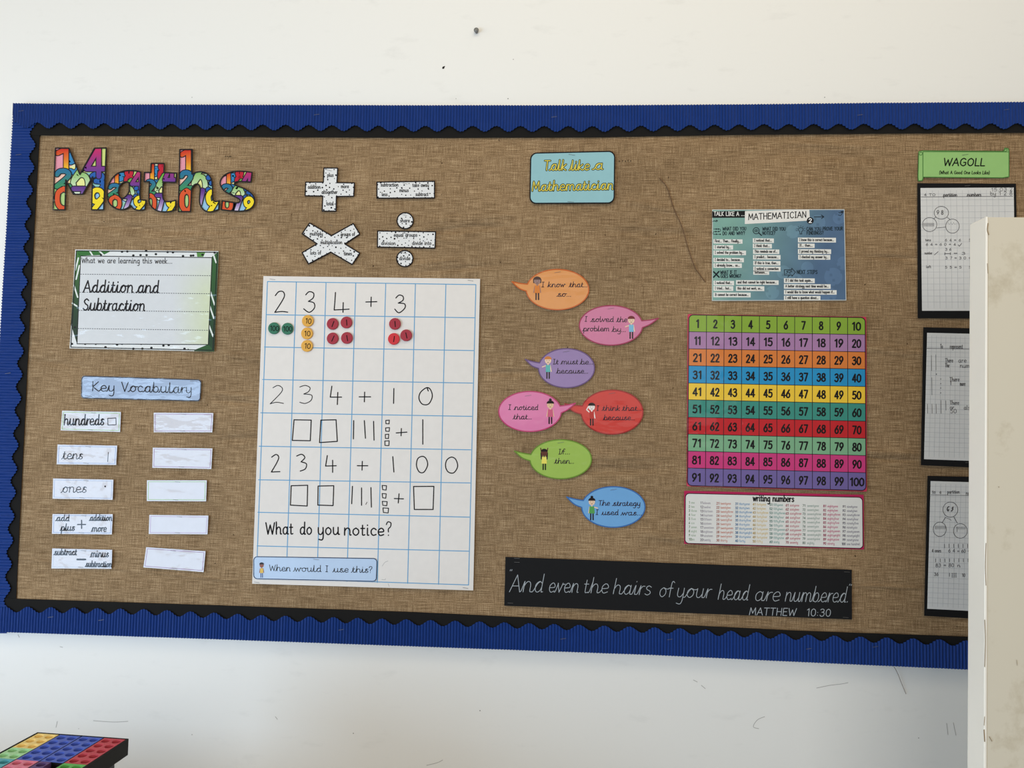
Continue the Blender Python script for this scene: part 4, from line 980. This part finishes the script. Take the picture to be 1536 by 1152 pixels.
# ---- number square
c = crop(1010, 460, 4.113)
q = c((94, 48), (1186, 65), (1191, 1137), (85, 1106))
ol = rounded(c((88, 46), (1190, 63), (1194, 1141), (82, 1108)), 1.5)
wn = lambda x, y: .0010 * max(0, (y - 690) / 40.0) ** 2 + .0004
o = sheet('number_square', 'square coloured chart of numbers 1 to 100 in ten rainbow rows', 'chart', ol, (196, 52, 84), SATIN, cell=26, warp=wn)
ROWC = [(134, 166, 60), (166, 124, 164), (214, 124, 60), (42, 142, 192), (236, 196, 62), (62, 140, 126), (192, 40, 46), (124, 172, 134), (200, 62, 122), (112, 98, 154)]
qr = inset(q, .6); rq = rounded(qr, 6.5, 8)
row_t = [(p - 48) / (1106 - 48.0) for p in (48, 152, 258, 363, 470, 574, 682, 787, 892, 997, 1106)]
nump = {}
for r in range(10):
    t0, t1 = row_t[r], row_t[r + 1]
    cell_polys = []
    for k in range(10):
        pl = [quad_at(qr, k / 10, t0), quad_at(qr, (k + 1) / 10, t0), quad_at(qr, (k + 1) / 10, t1), quad_at(qr, k / 10, t1)]
        pl = clip_convex(pl, rq)
        cell_polys += [pl]
    ro = part(o, 'number_row', [(cell_polys, ROWC[r], 1)], warp=wn)
    for k in range(10):
        n_ = str(r * 10 + k + 1); a = quad_at(qr, (k + .5) / 10, lerp(t0, t1, .74)); d = Vector(qr[1]) - Vector(qr[0]); d.normalize()
        wdt = {1: 3.0, 2: 6.6, 3: 10.6}[len(n_)]
        if n_ == '1': wdt = 2.2
        if n_ in ('11',): wdt = 4.8
        part(ro, 'numeral', [(text(n_, (a[0] - d.x * wdt, a[1] - d.y * wdt), (a[0] + d.x * wdt, a[1] + d.y * wdt), 1.4, 2.3), (26, 24, 26), 2.6)], SATIN, warp=wn)
gl_ = frame_line(rounded(qr, 6.5, 8), 1.3)
for k in range(1, 10):
    gl_ += ribbon([quad_at(qr, k / 10, 0), quad_at(qr, k / 10, 1)], .9, cap=False); gl_ += ribbon([quad_at(qr, 0, row_t[k]), quad_at(qr, 1, row_t[k])], .9, cap=False)
part(o, 'grid_lines', [(gl_, (36, 28, 34), 2)], warp=wn)

# ---- writing numbers strip
c = crop(1010, 725, 4.955)
q = c((80, 55), (1415, 85), (1417, 492), (80, 450))
o = sheet('number_word_strip', 'white strip with magenta edge headed writing numbers under the number square', 'chart', q, (178, 36, 84), SATIN, cell=30)
qw = c((88, 72), (1408, 102), (1412, 487), (84, 448))
part(o, 'white_panel', [(tri(rounded(qw, 6)), (24, 22, 24), 1), (tri(rounded(inset(qw, 1.1), 5.2)), (222, 221, 216), 1.4)])
part(o, 'heading_lettering', [(text('writing numbers', c((592, 131))[0], c((897, 137))[0], 1.12, 1.7), (24, 22, 24), 2)])
ONES = ['one', 'two', 'three', 'four', 'five', 'six', 'seven', 'eight', 'nine', 'ten', 'eleven', 'twelve', 'thirteen', 'fourteen', 'fifteen', 'sixteen', 'seventeen', 'eighteen', 'nineteen']
TENS = ['', '', 'twenty', 'thirty', 'forty', 'fifty', 'sixty', 'seventy', 'eighty', 'ninety']
def wordnum(n):
    if n == 100: return 'one hundred'
    if n < 20: return ONES[n - 1]
    return TENS[n // 10] + (ONES[n % 10 - 1] if n % 10 else '')
COLC = [(150, 170, 140), (150, 140, 150), (196, 110, 90), (70, 130, 180), (212, 180, 100), (80, 140, 130), (178, 60, 76), (130, 150, 138), (184, 60, 100), (110, 104, 120)]
NX_, WX_ = (115, 200, 320, 460, 590, 715, 835, 960, 1114, 1258), (132, 225, 350, 490, 620, 745, 866, 995, 1146, 1290)
for k in range(10):
    tx, tn = [], []
    for r in range(10):
        n_ = k * 10 + r + 1; y = 150 + 3.4 * k + r * (30.4 + .05 * k)
        ns = str(n_)
        tn += text(ns, c((NX_[k] - (6 if n_ == 100 else 0), y))[0], c((NX_[k] + (8 if n_ < 10 else 22), y + .3))[0], .42, .72)
        w_ = wordnum(n_)
        tx += text(w_, c((WX_[k], y + .5))[0], c((WX_[k] + 8.6 * len(w_), y + .8))[0], .42, .5)
    m = COLC[k]
    part(o, 'number_column', [(tn, tuple(v * .82 for v in m), 2), (tx, tuple(lerp(v, 200, .25) for v in m), 2)])

# ---- black scripture banner
c = crop(740, 820, 2.743)
q = c((50, 42), (1475, 95), (1476, 300), (45, 243))
wb = lambda x, y: .0008 + .0008 * math.sin((x - 757) / 60.0)
o = sheet('quotation_banner', 'long black paper banner with white handwritten quotation about hairs of your head', 'banner', q, (30, 30, 31), PAPER, cell=24, warp=wb, edge=(40, 40, 40))
tx = []
for t_, x0, x1, y0, y1, u in (('And', 66, 198, 186, 187, 3.2), ('even', 226, 345, 187, 189, 2.75), ('the', 368, 466, 190, 191, 2.75), ('hairs', 490, 642, 194, 199, 2.75), ('of', 680, 730, 206, 207, 2.75), ('your', 752, 890, 208, 211, 2.75), ('head', 922, 1044, 217, 220, 2.75), ('are', 1073, 1172, 222, 224, 2.75), ('numbered.', 1198, 1458, 225, 229, 2.75)):
    tx += text(t_, c((x0, y0))[0], c((x1, y1))[0], u, 0.95, 'joined', .18, lead=False)
tx += text('"', c((60, 122))[0], c((72, 122))[0], 1.2, .8, slant=.3) + text('"', c((1452, 180))[0], c((1466, 182))[0], 1.2, .8, slant=.3)
tx += text('MATTHEW', c((1052, 281))[0], c((1245, 284))[0], 1.36, 1.0, slant=.12) + text('10:30', c((1287, 285))[0], c((1388, 287))[0], 1.36, 1.0, slant=.08)
part(o, 'chalk_lettering', [(tx, (168, 174, 178), 1)], warp=wb, label='pale chalk handwriting')
for x, y in ((97, 48), (97, 64), (70, 232), (1455, 104), (1450, 291)): staple(o, *c((x, y))[0], B1 + .0016, 4, .2, .6)

# ---- green scroll
c = crop(1350, 200, 3.84)
body = c((108, 105), (132, 100), (596, 104), (604, 84), (624, 88), (628, 104), (628, 250), (590, 256), (134, 252), (128, 272), (106, 274), (104, 250))
o = sheet('scroll_label', 'light green scroll label reading WAGOLL above the topmost black-mounted sheet', 'label', body, (152, 196, 122), PAPER)
part(o, 'printed_outline', [(frame_line(body, 1.2), (74, 122, 62), 1), (strokes(c((132, 108), (132, 268)), 1.1) + strokes(P3(c, (108, 118), (120, 126), (130, 116), (120, 108), (114, 114)), .9) + strokes(P3(c, (598, 98), (608, 104), (618, 96), (610, 90), (604, 95)), .9) + strokes(c((134, 106), (624, 107)), .9), (74, 122, 62), 1.5)])
part(o, 'lettering', [(text('WAGOLL', c((250, 186))[0], c((488, 187))[0], 1.38, 1.7, slant=.14) + text('(What A Good One Looks Like)', c((226, 234))[0], c((516, 235))[0], .58, .85, slant=.1), (26, 30, 24), 1.6)])
staple(o, *c((375, 123))[0], B1 + .0006, 4.6, -.8, .6)

# ---- three mounted pieces of squared paper
def mounted(label, mq, pq, cellpx, body_fn, sts):
    o = sheet('mounted_work', label, 'display sheet', mq, (26, 26, 27), PAPER, 'pupils work mounted on black paper', edge=(30, 30, 30))
    pp = Sheet(); pp.add(tri(pq), B1 + .0008, (216, 216, 214)); pp.wall(pq, B1, B1 + .0008, (216, 216, 214))
    pg = pp.build('squared_paper', PAPER, o); pg['_lift'] = .0008
    gl = []
    w_ = pq[1][0] - pq[0][0]; h_ = pq[3][1] - pq[0][1]
    for k in range(1, int(w_ / cellpx)): gl += ribbon([quad_at(pq, k * cellpx / w_, .02), quad_at(pq, k * cellpx / w_, .98)], .4, cap=False)
    for k in range(1, int(h_ / cellpx)): gl += ribbon([quad_at(pq, 0, k * cellpx / h_), quad_at(pq, 1, k * cellpx / h_)], .4, cap=False)
    part(pg, 'printed_squares', [(gl, (182, 184, 186), 1)])
    pen = []
    body_fn(pen)
    part(pg, 'pencil_writing', [(pen, (92, 90, 90), 2)])
    for x, y in sts: staple(o, x, y, B1 + .0006, 4, -.3, .6)
def ring(x, y, rx, ry, w=.75):
    e = ellipse(x, y, rx, ry, 22); return strokes(e + e[:1], w, n=1)
c = crop(1350, 200, 3.84); d = crop(1370, 270, 7.2)
def body1(pen):
    pen += strokes(c((122, 366), (650, 362)), .7)
    pen += text('4 TO', d((115, 172))[0], d((240, 172))[0], .45, .6) + text('partition', d((322, 178))[0], d((470, 178))[0], .6, .95, 'joined') + text('numbers', d((580, 176))[0], c((466, 362))[0], .6, .95, 'joined') + text('by 1 2 8', c((520, 357))[0], c((648, 355))[0], .7, .7) + text('15.03.2', c((525, 335))[0], c((650, 330))[0], .62, .6)
    for x, y in ((303, 354), (176, 481), (423, 498)): pen += ring(*d((x, y))[0], 10.8 if x != 423 else 10.2, 9.6 if x == 303 else 10.6)
    pen += strokes(d((222, 420), (240, 400)), .7) + strokes(d((366, 403), (395, 425)), .7) + strokes(d((250, 518), (350, 508)), .7)
    pen += text('9', d((252, 372))[0], d((280, 372))[0], .75, .9) + text('8', d((302, 372))[0], d((325, 372))[0], .75, 1.0)
    for k in range(9): pen += strokes(d((110 + k * 13.5, 465), (112 + k * 13.5, 500)), .6)
    for k in range(6): pen += [ellipse(*d((375 + k * 15, 462 + (k % 2) * 14))[0], .5, .5, 6)]
    for t_, x0, x1, y in (('tens', 130, 190, 660), ('6 4 = 6', 340, 515, 662), ('5', 600, 622, 662), ('6 4 = 6 0 + 4', 135, 460, 708), ('3 6', 345, 410, 762), ('number', 122, 205, 802), ('= 3', 435, 565, 805), ('3 7 = 3 0 +', 345, 622, 855), ('left', 140, 192, 950), ('5 5 = 5', 342, 522, 955), ('5', 600, 625, 955)):
        pen += text(t_, d((x0, y))[0], d((x1, y))[0], .45, .62)
    pen += strokes(d((340, 795), (402, 795)), .9) + strokes(d((340, 785), (340, 808)), .9) + strokes(d((400, 785), (400, 808)), .9) + strokes(P3(d, (485, 700), (497, 716, 1), (522, 684)), .9) + strokes(d((228, 808), (268, 774)), .8)
mounted('black-mounted sheet of squared paper directly under the green scroll', c((100, 287), (668, 290), (684, 1068), (102, 1065)), c((118, 315), (655, 312), (665, 1022), (127, 1022)), 9.0, body1, [c((388, 302))[0]])
c = crop(1350, 480, 4.8)
def body2(pen):
    c_ = crop(1350, 480, 4.8)
    pen += strokes(c_((190, 204), (800, 214)), .7)
    for t_, x0, x1, y in (('To', 290, 308, 203), ('represent', 360, 452, 205), ('a number', 500, 640, 208), ('There', 325, 382, 305), ('are 3', 420, 520, 305), ('The', 325, 355, 340), ('number is', 432, 600, 343), ('There', 358, 428, 442), ('are 4', 500, 580, 442), ('1', 360, 370, 468), ('more', 432, 470, 473), ('There', 360, 425, 610), ('are 5', 500, 590, 612), ('or', 360, 390, 643), ('also 50', 460, 580, 645), ('50', 362, 408, 670)):
        pen += text(t_, c_((x0, y))[0], c_((x1, y))[0], .75, .75)
    for x, y0, y1 in ((258, 250, 360), (226, 255, 365), (229, 415, 540), (198, 605, 672), (230, 605, 672), (260, 605, 672), (295, 578, 672), (330, 580, 650)): pen += strokes(c_((x, y0), (x + 1, y1)), .6)
    for y in (425, 458, 490, 525): pen += [ellipse(*c_((293, y))[0], .8, .8, 6)]
    pen += [ellipse(*c_((262, 390))[0], .9, .9, 6)]
mounted('middle black-mounted sheet of squared paper at the right of the board', c((168, 52), (850, 66), (868, 1078), (150, 1045)), c((195, 92), (812, 106), (830, 1026), (173, 1002)), 7.1, body2, [c((490, 1026))[0]])
c = crop(1350, 700, 2.548); d3 = crop(1370, 720, 7.2)
def body3(pen):
    pen += strokes(d3((190, 160), (1080, 178)), .65)
    for t_, x0, x1, y in (('to', 205, 240, 145), ('a', 285, 300, 145), ('partition', 368, 500, 145), ('number', 568, 700, 160), ('4 ones', 200, 300, 780), ('6 4', 378, 450, 780), ('= 60 +', 475, 610, 785), ('83 = 80', 240, 440, 938), ('n', 475, 508, 940), ('36', 225, 270, 1035), ('10', 525, 560, 1045)):
        pen += text(t_, d3((x0, y))[0], d3((x1, y))[0], .6, .75)
    pen += ring(*d3((400, 320))[0], 11.2, 11.4) + ring(*d3((285, 532))[0], 9.8, 10.8) + ring(*d3((508, 550))[0], 10.4, 11.0)
    pen += strokes(d3((345, 405), (312, 460)), .8) + strokes(d3((438, 400), (475, 466)), .9) + strokes(P3(d3, (345, 405), (385, 420), (410, 435)), .6)
    pen += strokes(P3(d3, (385, 288, 1), (372, 295), (366, 320), (376, 335), (382, 318)), 1.7) + strokes(P3(d3, (430, 292), (418, 305, 1), (428, 312), (412, 336)), 1.7)
    for k in range(8): pen += strokes(d3((240 + k * 15, 495), (241 + k * 15, 530)), .6)
    for k in range(6): pen += strokes(d3((470 + k * 17, 505), (471 + k * 17, 532)), .6)
    pen += strokes(d3((472, 505), (472, 560)), .7)
    for k in range(8): pen += strokes(d3((336 + k * 50, 692), (337 + k * 50, 732)), .8) + strokes(d3((240 + k * 50, 850), (241 + k * 50, 885)), .75)
    pen += strokes(d3((390, 1005), (390, 1040)), .8)
    for k in range(9): pen += [ellipse(*d3((420 + (k % 3) * 20, 1010 + (k // 3) * 18))[0], 1, .9, 6)]
mounted('lowest black-mounted sheet of squared paper at the right of the board', c((105, 35), (465, 43), (462, 592), (92, 570)), c((117, 55), (442, 64), (436, 560), (104, 543)), 7.6, body3, [])

# ---- loose threads
def thread(label, pts, off, r, col):
    P = [W(x, y, off + o_) for x, y, o_ in pts]; P2 = []
    for i in range(len(P) - 1):
        p0, p1, p2, p3 = P[max(0, i - 1)], P[i], P[i + 1], P[min(len(P) - 1, i + 2)]
        for k in range(6):
            t = k / 6; P2.append(.5 * (2 * p1 + (p2 - p0) * t + (2 * p0 - 5 * p1 + 4 * p2 - p3) * t * t + (3 * p1 - p0 - 3 * p2 + p3) * t ** 3))
    P2.append(P[-1]); c0 = np.mean(P2, axis=0); bm = bmesh.new(); rg = []
    for i, p in enumerate(P2):
        dd = _unit(P2[min(i + 1, len(P2) - 1)] - P2[max(i - 1, 0)]); s1 = _unit(np.cross(dd, np.array([0, 1.0, 0]))); s2 = np.cross(dd, s1)
        rg.append([bm.verts.new(tuple(p - c0 + r * (math.cos(k * math.pi / 3) * s1 + math.sin(k * math.pi / 3) * s2))) for k in range(6)])
    for a, b in zip(rg, rg[1:]):
        for k in range(6): bm.faces.new((a[k], a[(k + 1) % 6], b[(k + 1) % 6], b[k]))
    bm.faces.new(rg[0]); bm.faces.new(rg[-1])
    o = mesh_obj('loose_thread', bm, solid('jute_thread', (104, 76, 52), .9), loc=tuple(c0))
    tag(o, label, 'thread')
thread('long loose brown thread on the hessian left of the blue prompt sheet', [(989, 267, 0), (1001, 282, 0), (1011, 313, .001), (1023, 340, .001), (1032, 371, .001), (1042, 400, .001), (1050, 412, 0), (1058, 423, 0)], BASE + .0018, .0009, None)
thread('short loose thread hanging on the white wall below the blue bottom trim', [(1341, 1000, .012), (1346, 1009, .009), (1352, 1024, .006), (1359, 1041, .002)], .001, .0005, None)

# ================================================================== pale panel standing in front of the board's right end
zT = 1.8425
def px_at(z, a, b): return lerp(b, a, z / zT)
bm = bmesh.new()
def prism(bm, xa_t, xa_b, xb_t, xb_b, y0, y1, z0, z1, bev):
    vs = [bm.verts.new(v) for v in ((xa_b, y0, z0), (xb_b, y0, z0), (xb_b, y1, z0), (xa_b, y1, z0), (xa_t, y0, z1), (xb_t, y0, z1), (xb_t, y1, z1), (xa_t, y1, z1))]
    fs_ = [bm.faces.new([vs[i] for i in f]) for f in ((0, 1, 2, 3), (7, 6, 5, 4), (0, 4, 5, 1), (1, 5, 6, 2), (2, 6, 7, 3), (3, 7, 4, 0))]
    bmesh.ops.recalc_face_normals(bm, faces=fs_)
    if bev: bmesh.ops.bevel(bm, geom=list({e for f in fs_ for e in f.edges}), offset=bev, segments=3, affect='EDGES', profile=.5)
prism(bm, .6690, .6372, 1.27, 1.25, -.5495, -.507, 0, zT + .0005, .0012)
m, n, l, b = nodes_of('cream_painted_board')
tc = n.new('ShaderNodeTexCoord'); nz = n.new('ShaderNodeTexNoise'); nz.inputs['Scale'].default_value = 9; nz.inputs['Detail'].default_value = 8; nz.inputs['Roughness'].default_value = .7
rp = n.new('ShaderNodeValToRGB'); rp.color_ramp.elements[0].position = .3; rp.color_ramp.elements[0].color = lin((200, 187, 160)); rp.color_ramp.elements[1].position = .45; rp.color_ramp.elements[1].color = lin((222, 212, 190))
l.new(tc.outputs['Object'], nz.inputs['Vector']); l.new(nz.outputs['Fac'], rp.inputs['Fac']); l.new(rp.outputs['Color'], b.inputs['Base Color']); b.inputs['Roughness'].default_value = .5
panel = mesh_obj('screen_panel', bm, m); panel['_o'] = [0.0, 0.0, 0.0]
tag(panel, 'tall cream painted panel with white edge, standing in front of the board at far right', 'panel')
bm = bmesh.new(); prism(bm, .6650, .6315, .6688, .6370, -.5508, -.503, 0, zT + .0012, .0014)
es = mesh_obj('edge_strip', bm, solid('white_gloss_paint', (250, 243, 228), .4, var=.03, scale=12), panel); es['label'] = 'white painted edge strip'
s = Sheet()
for pts, w_ in (([(1482, 335), (1481, 345), (1483, 352)], 1.4), ([(1481, 395), (1482, 410)], .7), ([(1479, 815), (1478, 850), (1479, 878)], 1.0), ([(1477, 930), (1478, 960), (1477, 1000)], 1.1), ([(1476, 1095), (1477, 1112)], 1.6), ([(1477, 1075), (1476, 1088)], .8), ([(1484, 1105), (1488, 1112)], .9), ([(1498, 730), (1498.5, 731)], .9), ([(1525, 990), (1526, 998)], .6)):
    s.add(strokes(pts, w_), .5512, (150, 128, 98))
s.build('chipped_paint', PAPER, panel)

# ================================================================== black tray of coloured counting plates, lower left
TA = math.radians(-3.3); corner = Vector((-.6906, -.5312, .98))
MT = Matrix.Translation(corner) @ Matrix.Rotation(TA, 4, 'Z')     # local: x runs left along the back edge (negative), y towards the camera (negative)
def local_obj(name, bm, mat, parent=None, at=(0, 0, 0)):
    o = mesh_obj(name, bm, mat, parent)
    if parent is None: o.matrix_world = MT @ Matrix.Translation(at)
    else: o.location = at
    return o
CW, RL, GAP = .0368, .0940, .0024
COLS = [-(k + 1) * (CW + GAP) - .0016 for k in range(4)]          # left edges of the four columns, right to left
TD = .31
bm = bmesh.new(); wl = COLS[3] - .0034
box(bm, wl, 0, -TD, 0, -.026, -.022)
for x0, x1, y0, y1 in ((wl, wl + .0022, -TD, 0), (-.0022, 0, -TD, 0), (wl + .0022, -.0022, -.0022, 0), (wl + .0022, -.0022, -TD, -TD + .0022)): box(bm, x0, x1, y0, y1, -.0222, 0)
tray = local_obj('plate_tray', bm, BLACKPL)
tag(tray, 'shallow black tray holding coloured counting plates at bottom left of the photo', 'tray')
bm = bmesh.new()
for k in range(1, 4): box(bm, COLS[k - 1] - GAP - .0001, COLS[k - 1] - .0001 - .0003, -TD + .0023, -.0023, -.0219, -.0012)
for y in (-.0024 - RL - .0016, -.0024 - 2 * RL - .0032): box(bm, wl + .0023, -.0023, y, y + .0013, -.0219, -.0012)
local_obj('divider', bm, BLACKPL, tray)
bm = bmesh.new(); box(bm, wl + .02, -.0125, -TD + .015, -.014, -.1795, -.0262, .002)
base = local_obj('storage_box', bm, solid('dark_grey_laminate', (62, 66, 70), .5))
tag(base, 'dark grey storage box standing under the black tray of counting plates', 'storage box')
bm = bmesh.new(); box(bm, -1.75, -.50, -1.15, -.50, .765, .80, .003); box(bm, -1.73, -.52, -1.13, -.52, 0, .765)
o = mesh_obj('low_cupboard', bm, solid('pale_wood_laminate', (196, 172, 138), .5))
tag(o, 'low wooden cupboard under the dark grey box and black tray', 'cupboard')
def plate(label, col, cx, y_back, rows, rgb, skip=()):
    """a counting plate: pairs of round wells in a smooth slab; skip lists wells left out of the slab"""
    bm = bmesh.new(); H_, U_ = .0150, CW / 2; V_ = U_ * RL / (5 * U_) ; r = .0069; N = 20
    V_ = RL / 5.0
    for i in range(2):
        for j in range(rows):
            if (i, j) in skip: continue
            ox, oy = i * U_ + U_ / 2, -j * V_ - V_ / 2
            sq, top, low = [], [], []
            for k in range(N):
                a = 2 * math.pi * (k + .5) / N; ca, sa = math.cos(a), math.sin(a); m_ = max(abs(ca), abs(sa))
                sq.append((ox + ca / m_ * U_ / 2, oy + sa / m_ * V_ / 2)); top.append((ox + r * ca, oy + r * sa))
            # exact corners
            for sx_, sy_ in ((1, 1), (-1, 1), (-1, -1), (1, -1)):
                k = min(range(N), key=lambda q_: (sq[q_][0] - ox - sx_ * U_ / 2) ** 2 + (sq[q_][1] - oy - sy_ * V_ / 2) ** 2); sq[k] = (ox + sx_ * U_ / 2, oy + sy_ * V_ / 2)
            S_ = [bm.verts.new((x, y, 0)) for x, y in sq]; T_ = [bm.verts.new((x, y, -.0003)) for x, y in top]; Lw = [bm.verts.new((x, y, -.0140)) for x, y in top]; Bt = [bm.verts.new((x, y, -H_)) for x, y in sq]
            for k in range(N):
                k2 = (k + 1) % N
                bm.faces.new((S_[k], S_[k2], T_[k2], T_[k])); bm.faces.new((T_[k], T_[k2], Lw[k2], Lw[k])); bm.faces.new((S_[k2], S_[k], Bt[k], Bt[k2]))
            bm.faces.new(Lw); bm.faces.new(Bt[::-1])
    bmesh.ops.remove_doubles(bm, verts=bm.verts, dist=1e-5)
    x0 = COLS[cx]
    st = .0135
    box(bm, .0006, CW - .0006, -rows * V_ + .0004, -.0004, -.0210, -H_ - .0002) if not skip else box(bm, .0006, U_ - .0006, -rows * V_ + .0004, -.0004, -.0210, -H_ - .0002)
    o = local_obj('counting_plate', bm, solid('plastic_%d_%d_%d' % rgb, rgb, .45, var=.02), None, (x0, y_back, -.0006))
    tag(o, label, 'counting plate', 'coloured counting plates in the black tray')
yb = -.0026; yf = -.0026 - RL - .0014
plate('red counting plate with ten wells at the right back corner of the black tray', 3 and 'r', 0, yb, 5, (200, 76, 88))
plate('blue counting plate with ten wells, next to the red one in the black tray', 'b', 1, yb, 5, (82, 106, 200))
plate('blue counting plate with ten wells, next to the yellow one in the black tray', 'b', 2, yb, 5, (82, 106, 200))
plate('yellow counting plate with six wells at the left back corner of the black tray', 'y', 3, yb, 3, (255, 224, 140))
plate('pale green counting plate with four wells in front of the yellow plate', 'g', 3, yb - 3 * RL / 5 - .0002, 2, (176, 226, 168))
plate('mid green counting plate in front of the red plate in the black tray', 'g', 0, yf, 4, (104, 184, 92))
plate('purple counting plate with a gap in front of the blue plate', 'p', 1, yf, 3, (98, 72, 122), skip=((1, 0),))
plate('pink counting plate in front of the blue plate beside the yellow one', 'p', 2, yf, 3, (228, 130, 150))
plate('turquoise counting plate in front of the pale green plate', 't', 3, yf, 4, (92, 176, 186))
bm = bmesh.new()
N = 24; rr = .0085
ra = [bm.verts.new((rr * math.cos(k * 2 * math.pi / N), rr * math.sin(k * 2 * math.pi / N), -.009)) for k in range(N)]
rb = [bm.verts.new((rr * math.cos(k * 2 * math.pi / N), rr * math.sin(k * 2 * math.pi / N), -.0215)) for k in range(N)]
rc = [bm.verts.new((.8 * rr * math.cos(k * 2 * math.pi / N), .8 * rr * math.sin(k * 2 * math.pi / N), -.0082)) for k in range(N)]
for k in range(N):
    bm.faces.new((ra[k], ra[(k + 1) % N], rb[(k + 1) % N], rb[k])); bm.faces.new((rc[k], rc[(k + 1) % N], ra[(k + 1) % N], ra[k]))
bm.faces.new(rc); bm.faces.new(rb[::-1])
o = local_obj('counting_peg', bm, solid('orange_plastic', (214, 96, 52), .45), None, (COLS[1] + CW * .75, yf - .0096, 0))
tag(o, 'orange round piece in the gap of the purple plate', 'counter')

for o in C.objects:
    for k in ('_o', '_lift'):
        if k in o: del o[k]
